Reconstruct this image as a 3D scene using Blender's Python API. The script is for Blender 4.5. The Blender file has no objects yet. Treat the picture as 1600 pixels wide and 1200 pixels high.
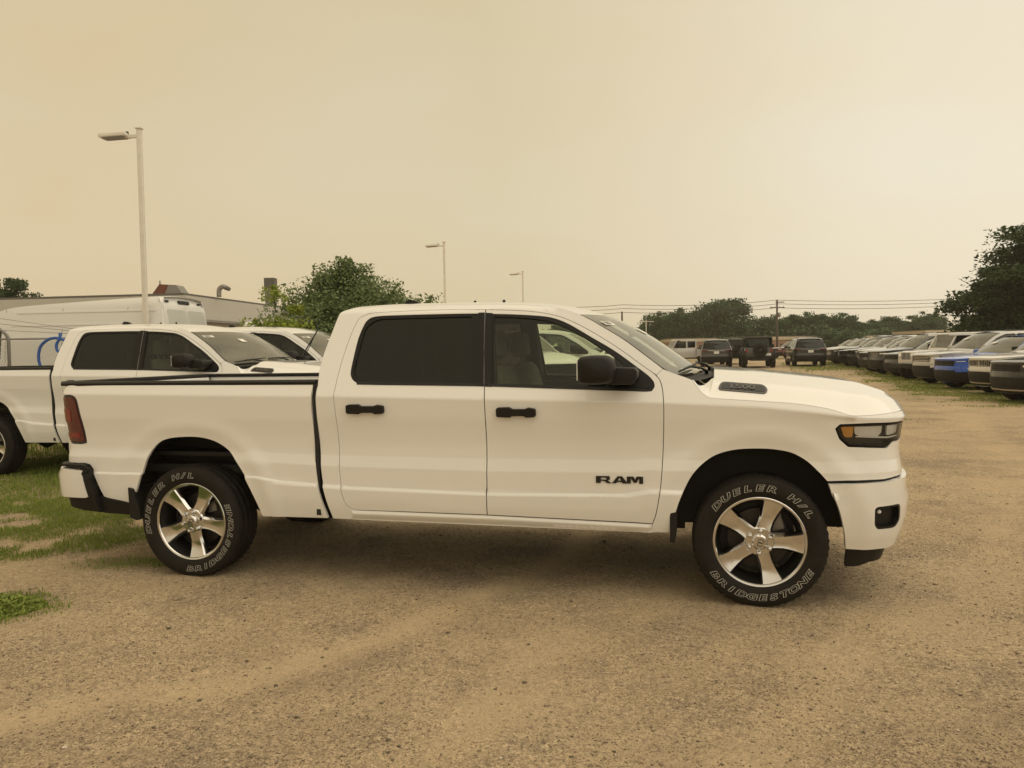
import bpy, bmesh, math, random
import numpy as np
from mathutils import Vector, Matrix
from mathutils.geometry import delaunay_2d_cdt

R = math.radians
scene = bpy.context.scene
random.seed(7)
rng = np.random.default_rng(7)

# ------------------------------------------------------------------ camera
cam_data = bpy.data.cameras.new('camera')
cam = bpy.data.objects.new('camera', cam_data)
scene.collection.objects.link(cam)
PITCH, ROLL, CAM_H = 0.0419971, 0.0158360, 1.57683
cam_data.sensor_fit = 'HORIZONTAL'
cam_data.sensor_width = 36.0
cam_data.lens = 1243.09 / 1600 * 36.0
cam_data.clip_start = 0.05
cam_data.clip_end = 4000
_f = Vector((0, math.cos(PITCH), -math.sin(PITCH)))
_u = Vector((0, math.sin(PITCH), math.cos(PITCH)))
_r = Vector((1, 0, 0))
_r2 = _r * math.cos(ROLL) - _u * math.sin(ROLL)
_u2 = _r * math.sin(ROLL) + _u * math.cos(ROLL)
cam.matrix_world = Matrix(((_r2.x, _u2.x, -_f.x, 0), (_r2.y, _u2.y, -_f.y, 0), (_r2.z, _u2.z, -_f.z, CAM_H), (0, 0, 0, 1)))
scene.camera = cam

# ------------------------------------------------------------------ sky, sun, exposure
SUN_EL, SUN_AZ = R(64), R(112)          # smoke-veiled sun, high on the right
world = bpy.data.worlds.new('World')
scene.world = world
world.use_nodes = True
nt = world.node_tree
nt.nodes.clear()
w_out = nt.nodes.new('ShaderNodeOutputWorld')
w_bg = nt.nodes.new('ShaderNodeBackground')
w_bg.inputs['Strength'].default_value = 0.1
sky = nt.nodes.new('ShaderNodeTexSky')
sky.sky_type = 'NISHITA'
sky.sun_disc = False
sky.sun_elevation = SUN_EL
sky.sun_rotation = SUN_AZ
sky.dust_density = 8.0
sky.air_density = 1.0
sky.ozone_density = 1.0
# the smoke layer: Nishita light, desaturated and tinted by tan smoke, with faint large billows
bw = nt.nodes.new('ShaderNodeRGBToBW')
nt.links.new(sky.outputs[0], bw.inputs[0])
tc = nt.nodes.new('ShaderNodeTexCoord')
sep = nt.nodes.new('ShaderNodeSeparateXYZ')
nt.links.new(tc.outputs['Generated'], sep.inputs[0])
ramp = nt.nodes.new('ShaderNodeValToRGB')
ramp.color_ramp.elements[0].position = 0.0
ramp.color_ramp.elements[0].color = (0.73, 0.652, 0.515, 1)
ramp.color_ramp.elements[1].position = 1.0
ramp.color_ramp.elements[1].color = (0.64, 0.562, 0.42, 1)
e = ramp.color_ramp.elements.new(0.16); e.color = (0.71, 0.634, 0.495, 1)
e = ramp.color_ramp.elements.new(0.42); e.color = (0.672, 0.596, 0.460, 1)
nt.links.new(sep.outputs['Z'], ramp.inputs[0])
mp = nt.nodes.new('ShaderNodeMapping')
mp.inputs['Scale'].default_value = (1.0, 1.0, 2.6)
nt.links.new(tc.outputs['Generated'], mp.inputs[0])
nz = nt.nodes.new('ShaderNodeTexNoise')
nz.inputs['Scale'].default_value = 1.7
nz.inputs['Detail'].default_value = 3.5
nz.inputs['Roughness'].default_value = 0.45
nt.links.new(mp.outputs[0], nz.inputs['Vector'])
cr = nt.nodes.new('ShaderNodeValToRGB')
cr.color_ramp.elements[0].position = 0.3
cr.color_ramp.elements[0].color = (1.0, 0.945, 0.86, 1)
cr.color_ramp.elements[1].position = 0.72
cr.color_ramp.elements[1].color = (1.02, 1.045, 1.10, 1)
nt.links.new(nz.outputs[0], cr.inputs[0])
mul = nt.nodes.new('ShaderNodeMix'); mul.data_type = 'RGBA'; mul.blend_type = 'MULTIPLY'
mul.inputs[0].default_value = 1.0
nt.links.new(ramp.outputs[0], mul.inputs[6]); nt.links.new(cr.outputs[0], mul.inputs[7])
# the smoke thins, and glows, towards the veiled sun
dt = nt.nodes.new('ShaderNodeVectorMath'); dt.operation = 'DOT_PRODUCT'
dt.inputs[1].default_value = (math.sin(SUN_AZ) * math.cos(SUN_EL) * 2.0, math.cos(SUN_AZ) * math.cos(SUN_EL) * 2.0, 0.0)
nt.links.new(tc.outputs['Generated'], dt.inputs[0])
gl = nt.nodes.new('ShaderNodeValToRGB')
gl.color_ramp.elements[0].position = 0.0; gl.color_ramp.elements[0].color = (.82, .76, .635, 1)
gl.color_ramp.elements[1].position = 1.0; gl.color_ramp.elements[1].color = (1.12, 1.14, 1.16, 1)
e = gl.color_ramp.elements.new(.235); e.color = (.82, .79, .665, 1)
e = gl.color_ramp.elements.new(.54); e.color = (1.0, 1.005, .98, 1)
mr_ = nt.nodes.new('ShaderNodeMapRange'); mr_.inputs['From Min'].default_value = -.62; mr_.inputs['From Max'].default_value = .62
nt.links.new(dt.outputs['Value'], mr_.inputs[0]); nt.links.new(mr_.outputs[0], gl.inputs[0])
mul2 = nt.nodes.new('ShaderNodeMix'); mul2.data_type = 'RGBA'; mul2.blend_type = 'MULTIPLY'; mul2.inputs[0].default_value = 1.0
nt.links.new(mul.outputs[2], mul2.inputs[6]); nt.links.new(gl.outputs[0], mul2.inputs[7])
sc10 = nt.nodes.new('ShaderNodeMix'); sc10.data_type = 'RGBA'; sc10.blend_type = 'MULTIPLY'
sc10.inputs[0].default_value = 1.0
sc10.inputs[7].default_value = (10.0, 10.0, 10.0, 1)
nt.links.new(mul2.outputs[2], sc10.inputs[6])
tint = nt.nodes.new('ShaderNodeMix'); tint.data_type = 'RGBA'; tint.blend_type = 'MULTIPLY'
tint.inputs[0].default_value = 1.0
tint.inputs[7].default_value = (1.0, 0.85, 0.55, 1)
nt.links.new(bw.outputs[0], tint.inputs[6])
mixs = nt.nodes.new('ShaderNodeMix'); mixs.data_type = 'RGBA'
mixs.inputs[0].default_value = 0.93      # how thick the smoke is
nt.links.new(tint.outputs[2], mixs.inputs[6]); nt.links.new(sc10.outputs[2], mixs.inputs[7])
nt.links.new(mixs.outputs[2], w_bg.inputs[0])
nt.links.new(w_bg.outputs[0], w_out.inputs[0])

sun_data = bpy.data.lights.new('sun', 'SUN')
sun_data.energy = 0.85
sun_data.angle = R(90)
sun_data.color = (1.0, 0.89, 0.73)
sun = bpy.data.objects.new('sun', sun_data)
scene.collection.objects.link(sun)
_sd = Vector((math.sin(SUN_AZ) * math.cos(SUN_EL), math.cos(SUN_AZ) * math.cos(SUN_EL), math.sin(SUN_EL)))
sun.rotation_euler = _sd.to_track_quat('Z', 'Y').to_euler()
sun.location = (0, 0, 30)

scene.view_settings.view_transform = 'Standard'
scene.view_settings.look = 'None'
scene.view_settings.exposure = 0.35
scene.view_settings.gamma = 1.0
scene.view_settings.use_curve_mapping = False
scene.render.engine = 'CYCLES'
scene.cycles.use_denoising = True
scene.cycles.max_bounces = 8
scene.cycles.transparent_max_bounces = 24
scene.cycles.volume_bounces = 1
scene.cycles.sample_clamp_indirect = 6.0

# ------------------------------------------------------------------ materials
MATS = {}
def new_mat(name):
    m = bpy.data.materials.new(name); m.use_nodes = True
    MATS[name] = m
    return m, m.node_tree, m.node_tree.nodes['Principled BSDF']
def N(nt, t, **kw):
    n = nt.nodes.new(t)
    for k, v in kw.items():
        if k.startswith('i_'):
            n.inputs[k[2:].replace('_', ' ')].default_value = v
        else:
            setattr(n, k, v)
    return n
def col4(c): return (c[0], c[1], c[2], 1.0)
def plain(name, c, rough=0.6, metal=0.0, coat=0.0, var=0.12, scale=9.0, bump=0.0, bscale=60.0, coat_rough=0.03, spec=0.5):
    """a base colour with a little procedural unevenness in tone and gloss"""
    m, nt, b = new_mat(name)
    tcn = N(nt, 'ShaderNodeTexCoord')
    n1 = N(nt, 'ShaderNodeTexNoise', i_Scale=scale, i_Detail=5.0, i_Roughness=0.6)
    nt.links.new(tcn.outputs['Object'], n1.inputs['Vector'])
    mx = N(nt, 'ShaderNodeMix', data_type='RGBA')
    mx.inputs[6].default_value = col4([x * (1 - var) for x in c])
    mx.inputs[7].default_value = col4([min(1, x * (1 + var)) for x in c])
    nt.links.new(n1.outputs[0], mx.inputs[0])
    nt.links.new(mx.outputs[2], b.inputs['Base Color'])
    mr = N(nt, 'ShaderNodeMapRange')
    mr.inputs['To Min'].default_value = max(0.02, rough * 0.85); mr.inputs['To Max'].default_value = min(1, rough * 1.15)
    nt.links.new(n1.outputs[0], mr.inputs[0]); nt.links.new(mr.outputs[0], b.inputs['Roughness'])
    b.inputs['Metallic'].default_value = metal
    b.inputs['Specular IOR Level'].default_value = spec
    if coat:
        b.inputs['Coat Weight'].default_value = coat
        b.inputs['Coat Roughness'].default_value = coat_rough
    if bump:
        n2 = N(nt, 'ShaderNodeTexNoise', i_Scale=bscale, i_Detail=4.0)
        nt.links.new(tcn.outputs['Object'], n2.inputs['Vector'])
        bp = N(nt, 'ShaderNodeBump', i_Strength=bump, i_Distance=0.01)
        nt.links.new(n2.outputs[0], bp.inputs['Height']); nt.links.new(bp.outputs[0], b.inputs['Normal'])
    return m
def paint(name, c, metal=0.0, rough=0.42, dust=0.05):
    """clear-coated car paint with a thin film of lot dust"""
    m, nt, b = new_mat(name)
    tcn = N(nt, 'ShaderNodeTexCoord')
    n1 = N(nt, 'ShaderNodeTexNoise', i_Scale=2.2, i_Detail=6.0, i_Roughness=0.62)
    nt.links.new(tcn.outputs['Object'], n1.inputs['Vector'])
    sp = N(nt, 'ShaderNodeSeparateXYZ'); nt.links.new(tcn.outputs['Object'], sp.inputs[0])
    low = N(nt, 'ShaderNodeMapRange'); low.inputs['From Min'].default_value = 0.95; low.inputs['From Max'].default_value = 0.35
    low.inputs['To Min'].default_value = 0.25; low.inputs['To Max'].default_value = 1.0
    nt.links.new(sp.outputs['Z'], low.inputs[0])
    mm = N(nt, 'ShaderNodeMath', operation='MULTIPLY'); nt.links.new(n1.outputs[0], mm.inputs[0]); nt.links.new(low.outputs[0], mm.inputs[1])
    m2 = N(nt, 'ShaderNodeMath', operation='MULTIPLY'); m2.inputs[1].default_value = dust * 2.2; nt.links.new(mm.outputs[0], m2.inputs[0])
    mx = N(nt, 'ShaderNodeMix', data_type='RGBA')
    mx.inputs[6].default_value = col4(c); mx.inputs[7].default_value = (0.36, 0.29, 0.20, 1)
    nt.links.new(m2.outputs[0], mx.inputs[0]); nt.links.new(mx.outputs[2], b.inputs['Base Color'])
    b.inputs['Metallic'].default_value = metal; b.inputs['Roughness'].default_value = rough
    b.inputs['Coat Weight'].default_value = 1.0
    cr_ = N(nt, 'ShaderNodeMapRange'); cr_.inputs['To Min'].default_value = 0.03; cr_.inputs['To Max'].default_value = 0.10
    nt.links.new(n1.outputs[0], cr_.inputs[0]); nt.links.new(cr_.outputs[0], b.inputs['Coat Roughness'])
    # orange peel
    n2 = N(nt, 'ShaderNodeTexNoise', i_Scale=9.0, i_Detail=2.0)
    nt.links.new(tcn.outputs['Object'], n2.inputs['Vector'])
    bp = N(nt, 'ShaderNodeBump', i_Strength=0.05, i_Distance=0.004)
    nt.links.new(n2.outputs[0], bp.inputs['Height']); nt.links.new(bp.outputs[0], b.inputs['Coat Normal'])
    return m
def glass(name, tintc, ior=1.5, rough=0.0, film=0.0):
    """thin automotive glass: tinted see-through plus its mirror reflection"""
    m = bpy.data.materials.new(name); m.use_nodes = True; MATS[name] = m
    nt = m.node_tree; nt.nodes.clear()
    o = N(nt, 'ShaderNodeOutputMaterial'); t = N(nt, 'ShaderNodeBsdfTransparent'); g = N(nt, 'ShaderNodeBsdfGlossy')
    t.inputs[0].default_value = col4(tintc); g.inputs['Roughness'].default_value = rough
    g.inputs[0].default_value = (0.95, 0.97, 0.95, 1)
    fr = N(nt, 'ShaderNodeFresnel'); fr.inputs[0].default_value = ior
    mxx = N(nt, 'ShaderNodeMixShader')
    nt.links.new(fr.outputs[0], mxx.inputs[0]); nt.links.new(t.outputs[0], mxx.inputs[1]); nt.links.new(g.outputs[0], mxx.inputs[2])
    last = mxx
    if film:
        d = N(nt, 'ShaderNodeBsdfDiffuse'); d.inputs[0].default_value = (0.6, 0.55, 0.45, 1)
        n1 = N(nt, 'ShaderNodeTexNoise', i_Scale=3.0, i_Detail=6.0)
        mr = N(nt, 'ShaderNodeMapRange'); mr.inputs['To Max'].default_value = film * 2
        nt.links.new(n1.outputs[0], mr.inputs[0])
        m3 = N(nt, 'ShaderNodeMixShader'); nt.links.new(mr.outputs[0], m3.inputs[0])
        nt.links.new(mxx.outputs[0], m3.inputs[1]); nt.links.new(d.outputs[0], m3.inputs[2]); last = m3
    nt.links.new(last.outputs[0], o.inputs[0])
    return m

WHITE = paint('white_paint', (0.80, 0.79, 0.765))
VANWHITE = paint('van_white', (0.74, 0.73, 0.70), dust=0.10)
BLACKP = paint('black_paint', (0.012, 0.012, 0.013), dust=0.06)
CHAR = paint('charcoal_paint', (0.055, 0.055, 0.058), metal=0.5, dust=0.06)
SILVER = paint('silver_paint', (0.50, 0.49, 0.47), metal=0.25, rough=0.35)
BLUE = paint('blue_paint', (0.008, 0.095, 0.58), dust=.02)
MAROON = paint('maroon_paint', (0.10, 0.012, 0.014), metal=0.2)
OLIVE = paint('dark_green_paint', (0.022, 0.028, 0.022))
PLASTIC = plain('black_plastic', (0.010, 0.009, 0.008), rough=0.55, bump=0.15, bscale=220, spec=.3)
SATIN = plain('satin_black', (0.008, 0.0075, 0.007), rough=0.34, spec=.3)
SEAL = plain('black_rubber_seal', (0.010, 0.010, 0.010), rough=0.7)
UNDER = plain('underbody_black', (0.018, 0.016, 0.014), rough=0.8, var=0.4)
STEEL = plain('dusty_steel', (0.20, 0.18, 0.16), rough=0.55, metal=0.6, var=0.4)
CHROME = plain('machined_alloy', (0.68, 0.67, 0.66), rough=0.15, metal=1.0, var=0.05)
POCKET = plain('dark_alloy_pocket', (0.06, 0.058, 0.055), rough=0.35, metal=0.6)
BARREL = plain('rim_barrel', (0.016, 0.015, 0.014), rough=0.45, metal=0.5)
DISC = plain('brake_iron', (0.05, 0.042, 0.034), rough=0.5, metal=0.6, var=0.3)
LETTER = plain('raised_white_rubber', (0.50, 0.48, 0.43), rough=0.6)
BADGE = plain('gloss_black_badge', (0.008, 0.008, 0.008), rough=0.25)
BADGEGREY = plain('grey_badge', (0.085, 0.08, 0.075), rough=0.35, metal=0.3)
CABIN = plain('cabin_trim', (0.045, 0.043, 0.04), rough=0.75)
SEATCLOTH = plain('seat_cloth', (0.27, 0.255, 0.22), rough=0.9, bump=0.2, bscale=300)
HEADLINER = plain('headliner', (0.30, 0.29, 0.26), rough=0.95)
REDL = plain('red_lens', (0.085, 0.004, 0.005), rough=0.18, coat=1.0)
REDB = plain('bright_red_lens', (0.19, 0.010, 0.011), rough=0.2, coat=1.0)
AMBER = plain('amber_lens', (0.74, 0.36, 0.06), rough=0.25, coat=1.0)
REFLECTOR = plain('lamp_reflector', (0.90, 0.90, 0.90), rough=0.25, metal=0.1)
LAMPDARK = plain('lamp_housing', (0.035, 0.035, 0.036), rough=0.3)
STICKER = plain('window_sticker', (0.78, 0.76, 0.70), rough=0.6, var=0.05)
INK = plain('sticker_ink', (0.10, 0.10, 0.10), rough=0.7)
PLATE = plain('paper_plate', (0.75, 0.74, 0.70), rough=0.5, var=0.05)
CARD = plain('white_protective_film', (0.72, 0.71, 0.67), rough=0.5)
G_FRONT = glass('front_side_glass', (0.76, 0.82, 0.70))
G_WIND = glass('windshield_glass', (0.58, 0.65, 0.54), ior=1.7, film=0.17)  # dust film strengthened so its pale tone stands in for sky reflection
G_DARK = glass('privacy_glass', (0.030, 0.028, 0.024))
G_FAR = glass('parked_car_glass', (0.16, 0.17, 0.15), film=0.03)
G_LAMP = glass('lamp_lens', (0.97, 0.97, 0.96), ior=1.4)

def tyre_material():
    m, nt, b = new_mat('tyre_rubber')
    tcn = N(nt, 'ShaderNodeTexCoord')
    n1 = N(nt, 'ShaderNodeTexNoise', i_Scale=14.0, i_Detail=6.0)
    nt.links.new(tcn.outputs['Object'], n1.inputs['Vector'])
    mx = N(nt, 'ShaderNodeMix', data_type='RGBA')
    mx.inputs[6].default_value = (0.008, 0.007, 0.006, 1); mx.inputs[7].default_value = (0.022, 0.018, 0.014, 1)
    nt.links.new(n1.outputs[0], mx.inputs[0]); nt.links.new(mx.outputs[2], b.inputs['Base Color'])
    b.inputs['Roughness'].default_value = 0.72; b.inputs['Specular IOR Level'].default_value = 0.22
    n2 = N(nt, 'ShaderNodeTexNoise', i_Scale=180.0, i_Detail=2.0); nt.links.new(tcn.outputs['Object'], n2.inputs['Vector'])
    bp = N(nt, 'ShaderNodeBump', i_Strength=0.12, i_Distance=0.004)
    nt.links.new(n2.outputs[0], bp.inputs['Height']); nt.links.new(bp.outputs[0], b.inputs['Normal'])
    return m
TYRE = tyre_material()

def leaf_material(name, c1, c2, trans=0.25):
    m = bpy.data.materials.new(name); m.use_nodes = True; MATS[name] = m
    nt = m.node_tree; nt.nodes.clear()
    o = N(nt, 'ShaderNodeOutputMaterial'); d = N(nt, 'ShaderNodeBsdfPrincipled'); t = N(nt, 'ShaderNodeBsdfTranslucent')
    d.inputs['Roughness'].default_value = 0.55; d.inputs['Specular IOR Level'].default_value = 0.3
    g = N(nt, 'ShaderNodeNewGeometry'); tcn = N(nt, 'ShaderNodeTexCoord')
    n1 = N(nt, 'ShaderNodeTexNoise', i_Scale=1.3, i_Detail=4.0); nt.links.new(tcn.outputs['Object'], n1.inputs['Vector'])
    ad = N(nt, 'ShaderNodeMath', operation='ADD'); hl = N(nt, 'ShaderNodeMath', operation='MULTIPLY'); hl.inputs[1].default_value = 0.5
    nt.links.new(g.outputs['Random Per Island'], ad.inputs[0]); nt.links.new(n1.outputs[0], ad.inputs[1]); nt.links.new(ad.outputs[0], hl.inputs[0])
    mx = N(nt, 'ShaderNodeMix', data_type='RGBA'); mx.inputs[6].default_value = col4(c1); mx.inputs[7].default_value = col4(c2)
    nt.links.new(hl.outputs[0], mx.inputs[0]); nt.links.new(mx.outputs[2], d.inputs['Base Color']); nt.links.new(mx.outputs[2], t.inputs[0])
    ms = N(nt, 'ShaderNodeMixShader'); ms.inputs[0].default_value = trans
    nt.links.new(d.outputs[0], ms.inputs[1]); nt.links.new(t.outputs[0], ms.inputs[2]); nt.links.new(ms.outputs[0], o.inputs[0])
    return m
LEAF_BUSH = leaf_material('bush_leaves', (0.070, 0.115, 0.038), (0.25, 0.31, 0.13))
LEAF_LIME = leaf_material('bright_leaves', (0.15, 0.20, 0.02), (0.33, 0.39, 0.06))
LEAF_OAK = leaf_material('oak_leaves', (0.018, 0.040, 0.011), (0.075, 0.118, 0.036))
LEAF_FAR = leaf_material('far_leaves', (0.022, 0.054, 0.018), (0.080, 0.140, 0.046))
GRASSM = leaf_material('grass_blades', (0.095, 0.155, 0.022), (0.33, 0.38, 0.085), 0.25)
BARK = plain('bark', (0.085, 0.065, 0.045), rough=0.95, var=0.4, bump=0.5, bscale=30)
POLEM = plain('pale_pole_paint', (0.72, 0.68, 0.60), rough=0.5)
WOODPOLE = plain('creosote_wood', (0.085, 0.065, 0.050), rough=0.9, var=0.3)
WIREM = plain('line_wire', (0.02, 0.02, 0.02), rough=0.6)
GALV = plain('galvanised_steel', (0.27, 0.26, 0.24), rough=0.5, metal=0.6, var=0.2)
BLDWALL = plain('grey_block_wall', (0.36, 0.35, 0.31), rough=0.9, scale=3.0, bump=0.2, bscale=20)
BLDFASCIA = plain('metal_fascia', (0.46, 0.45, 0.41), rough=0.6)
ROOFDARK = plain('dark_roof', (0.13, 0.12, 0.105), rough=0.9)
RUST = plain('rusty_metal', (0.17, 0.065, 0.04), rough=0.85, var=0.35)
BRICK = plain('far_brick', (0.36, 0.22, 0.16), rough=0.9, var=0.2)
BANDM = plain('beige_band', (0.55, 0.46, 0.33), rough=0.85)
HOSE = plain('blue_hose', (0.03, 0.10, 0.36), rough=0.45)

# ------------------------------------------------------------------ mesh helpers
COL = scene.collection
def mk(name, V, F, mat, parent=None, smooth=True, normals=None, loc=None):
    me = bpy.data.meshes.new(name)
    me.from_pydata([tuple(map(float, v)) for v in V], [], [tuple(map(int, f)) for f in F])
    me.materials.append(mat)
    if smooth:
        me.polygons.foreach_set('use_smooth', [True] * len(me.polygons))
    if normals is not None:
        me.normals_split_custom_set_from_vertices([tuple(map(float, n)) for n in normals])
    me.update()
    o = bpy.data.objects.new(name, me)
    COL.objects.link(o)
    if parent: o.parent = parent
    if loc is not None: o.location = loc
    return o
def empty(name, loc=(0, 0, 0), rz=0.0):
    o = bpy.data.objects.new(name, None); COL.objects.link(o)
    o.empty_display_size = 0.2
    o.location = loc; o.rotation_euler = (0, 0, rz)
    return o
def tag(o, label, cat, group=None, kind=None):
    if label: o['label'] = label
    if cat: o['category'] = cat
    if group: o['group'] = group
    if kind: o['kind'] = kind
    return o
SKIP_COPY = ('tyre_letter', 'cap_emblem')
def copy_tree(o, parent=None):
    c = o.copy(); COL.objects.link(c); c.parent = parent
    for k in ('label', 'category', 'group'):
        if k in c and parent is None: del c[k]
    for ch in o.children:
        if not ch.name.startswith(SKIP_COPY): copy_tree(ch, c)
    return c

class MB:
    """collects simple shapes for ONE mesh object"""
    def __init__(s): s.V = []; s.F = []
    def add(s, V, F):
        b = len(s.V); s.V += [tuple(map(float, v)) for v in V]; s.F += [tuple(i + b for i in f) for f in F]; return s
    def box(s, c, d, rz=0.0, bev=0.0, rx=0.0, ry=0.0):
        bm = bmesh.new(); bmesh.ops.create_cube(bm, size=1.0)
        for v in bm.verts: v.co = Vector((v.co.x * d[0], v.co.y * d[1], v.co.z * d[2]))
        if bev: bmesh.ops.bevel(bm, geom=list(bm.edges), offset=bev, segments=2, profile=0.6, affect='EDGES')
        M = Matrix.Translation(c) @ Matrix.Rotation(rz, 4, 'Z') @ Matrix.Rotation(ry, 4, 'Y') @ Matrix.Rotation(rx, 4, 'X')
        bm.transform(M); s._bm(bm); return s
    def _bm(s, bm):
        bm.verts.index_update()
        s.add([v.co[:] for v in bm.verts], [[v.index for v in f.verts] for f in bm.faces]); bm.free()
    def prism(s, poly, axis, a, b, bev=0.0):
        """extrude a 2-D polygon along an axis ('x': poly=(y,z); 'y': poly=(x,z); 'z': poly=(x,y))"""
        def p(q, t): return {'x': (t, q[0], q[1]), 'y': (q[0], t, q[1]), 'z': (q[0], q[1], t)}[axis]
        bm = bmesh.new(); n = len(poly)
        A = [bm.verts.new(p(q, a)) for q in poly]; B = [bm.verts.new(p(q, b)) for q in poly]
        bm.faces.new(A); bm.faces.new(B[::-1])
        for i in range(n): bm.faces.new((A[i], B[i], B[(i + 1) % n], A[(i + 1) % n]))
        bmesh.ops.recalc_face_normals(bm, faces=bm.faces[:])
        if bev: bmesh.ops.bevel(bm, geom=list(bm.edges), offset=bev, segments=2, profile=0.6, affect='EDGES')
        s._bm(bm); return s
    def tube(s, pts, r, seg=8, caps=True):
        pts = [Vector(p) for p in pts]; n = len(pts)
        rr = r if hasattr(r, '__len__') else [r] * n
        V = []; F = []; prev = None
        for i, p in enumerate(pts):
            t = (pts[min(i + 1, n - 1)] - pts[max(i - 1, 0)]).normalized()
            up = Vector((0, 0, 1)) if abs(t.z) < 0.95 else Vector((1, 0, 0))
            if prev is not None: up = prev
            a = (up - t * up.dot(t)).normalized(); prev = a; b = t.cross(a)
            for k in range(seg):
                an = 2 * math.pi * k / seg
                V.append(p + (a * math.cos(an) + b * math.sin(an)) * rr[i])
        for i in range(n - 1):
            for k in range(seg):
                F.append((i * seg + k, i * seg + (k + 1) % seg, (i + 1) * seg + (k + 1) % seg, (i + 1) * seg + k))
        if caps:
            F.append(tuple(range(seg))[::-1]); F.append(tuple((n - 1) * seg + k for k in range(seg)))
        return s.add(V, F)
    def lathe(s, prof, seg=48, axis='y', c=(0, 0, 0), closed=False):
        """prof = [(r, t)] revolved about an axis through c"""
        V = []; F = []; n = len(prof)
        for k in range(seg):
            a = 2 * math.pi * k / seg; ca, sa = math.cos(a), math.sin(a)
            for r, t in prof:
                V.append({'y': (c[0] + r * ca, c[1] + t, c[2] + r * sa), 'z': (c[0] + r * ca, c[1] + r * sa, c[2] + t), 'x': (c[0] + t, c[1] + r * ca, c[2] + r * sa)}[axis])
        m = n if closed else n - 1
        for k in range(seg):
            k2 = (k + 1) % seg
            for i in range(m):
                i2 = (i + 1) % n
                F.append((k * n + i, k * n + i2, k2 * n + i2, k2 * n + i))
        return s.add(V, F)
    def build(s, name, mat, parent=None, smooth=False, loc=None, angle=None):
        o = mk(name, s.V, s.F, mat, parent, smooth or angle is not None, loc=loc)
        bm = bmesh.new(); bm.from_mesh(o.data); bmesh.ops.recalc_face_normals(bm, faces=bm.faces[:])
        if angle is not None:
            for ed in bm.edges:
                if len(ed.link_faces) == 2 and ed.calc_face_angle(0) > angle: ed.smooth = False
        bm.to_mesh(o.data); bm.free()
        return o

def crom(pts, n=6, closed=False):
    """Catmull-Rom through points"""
    P = [np.array(p, float) for p in pts]; out = []
    m = len(P)
    rngi = range(m) if closed else range(m - 1)
    for i in rngi:
        p1 = P[i]; p2 = P[(i + 1) % m]
        p0 = P[i - 1] if (i > 0 or closed) else 2 * p1 - p2
        p3 = P[(i + 2) % m] if (i + 2 < m or closed) else 2 * p2 - p1
        for k in range(n):
            t = k / n
            out.append(tuple(0.5 * ((2 * p1) + (-p0 + p2) * t + (2 * p0 - 5 * p1 + 4 * p2 - p3) * t * t + (-p0 + 3 * p1 - 3 * p2 + p3) * t ** 3)))
    if not closed: out.append(tuple(P[-1]))
    return out
def rounded(pts, r, seg=5):
    """polygon with rounded corners; r a number or a list"""
    n = len(pts); out = []
    for i in range(n):
        p = np.array(pts[i], float); a = np.array(pts[i - 1], float); b = np.array(pts[(i + 1) % n], float)
        rr = r[i] if hasattr(r, '__len__') else r
        la, lb = np.linalg.norm(a - p), np.linalg.norm(b - p)
        d = min(rr, la * 0.49, lb * 0.49)
        if d < 1e-5: out.append(tuple(p)); continue
        A = p + (a - p) / la * d; B = p + (b - p) / lb * d
        for k in range(seg + 1):
            t = k / seg; out.append(tuple((1 - t) ** 2 * A + 2 * t * (1 - t) * p + t * t * B))
    return out
def densify(poly, res):
    out = []; n = len(poly)
    for i in range(n):
        a = np.array(poly[i], float); b = np.array(poly[(i + 1) % n], float)
        L = np.linalg.norm(b - a)
        if L < 1e-6: continue
        k = max(1, int(math.ceil(L / res)))
        for j in range(k): out.append(tuple(a + (b - a) * j / k))
    return out
def inset_poly(poly, d):
    """move every vertex inwards by d (negative: outwards)"""
    P = np.array(poly, float); n = len(P)
    area = 0.5 * np.sum(P[:, 0] * np.roll(P[:, 1], -1) - np.roll(P[:, 0], -1) * P[:, 1])
    sgn = 1 if area > 0 else -1
    out = []
    for i in range(n):
        j0 = i - 1; 
        e1 = P[i] - P[j0]; e2 = P[(i + 1) % n] - P[i]
        l1 = np.linalg.norm(e1); l2 = np.linalg.norm(e2)
        if l1 < 1e-9 or l2 < 1e-9: out.append(tuple(P[i])); continue
        n1 = np.array((-e1[1], e1[0])) / l1; n2 = np.array((-e2[1], e2[0])) / l2
        m = n1 + n2; q = m.dot(m)
        m = m / max(q, 0.6) * 2
        out.append(tuple(P[i] + sgn * d * m))
    return out
def inside(poly, x, y):
    P = np.array(poly, float); x = np.asarray(x, float); y = np.asarray(y, float)
    res = np.zeros(x.shape, bool); n = len(P); j = n - 1
    for i in range(n):
        xi, yi = P[i]; xj, yj = P[j]
        c = ((yi > y) != (yj > y))
        if yj != yi: res ^= c & (x < (xj - xi) * (y - yi) / (yj - yi) + xi)
        j = i
    return res
def seg_dist(poly, pts):
    P = np.array(poly, float); Q = np.array(pts, float); best = np.full(len(Q), 1e9); n = len(P)
    for i in range(n):
        a = P[i]; b = P[(i + 1) % n]; ab = b - a; L = ab.dot(ab)
        if L < 1e-12: continue
        t = np.clip(((Q - a) @ ab) / L, 0, 1)
        best = np.minimum(best, np.linalg.norm(Q - (a + t[:, None] * ab), axis=1))
    return best

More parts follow.
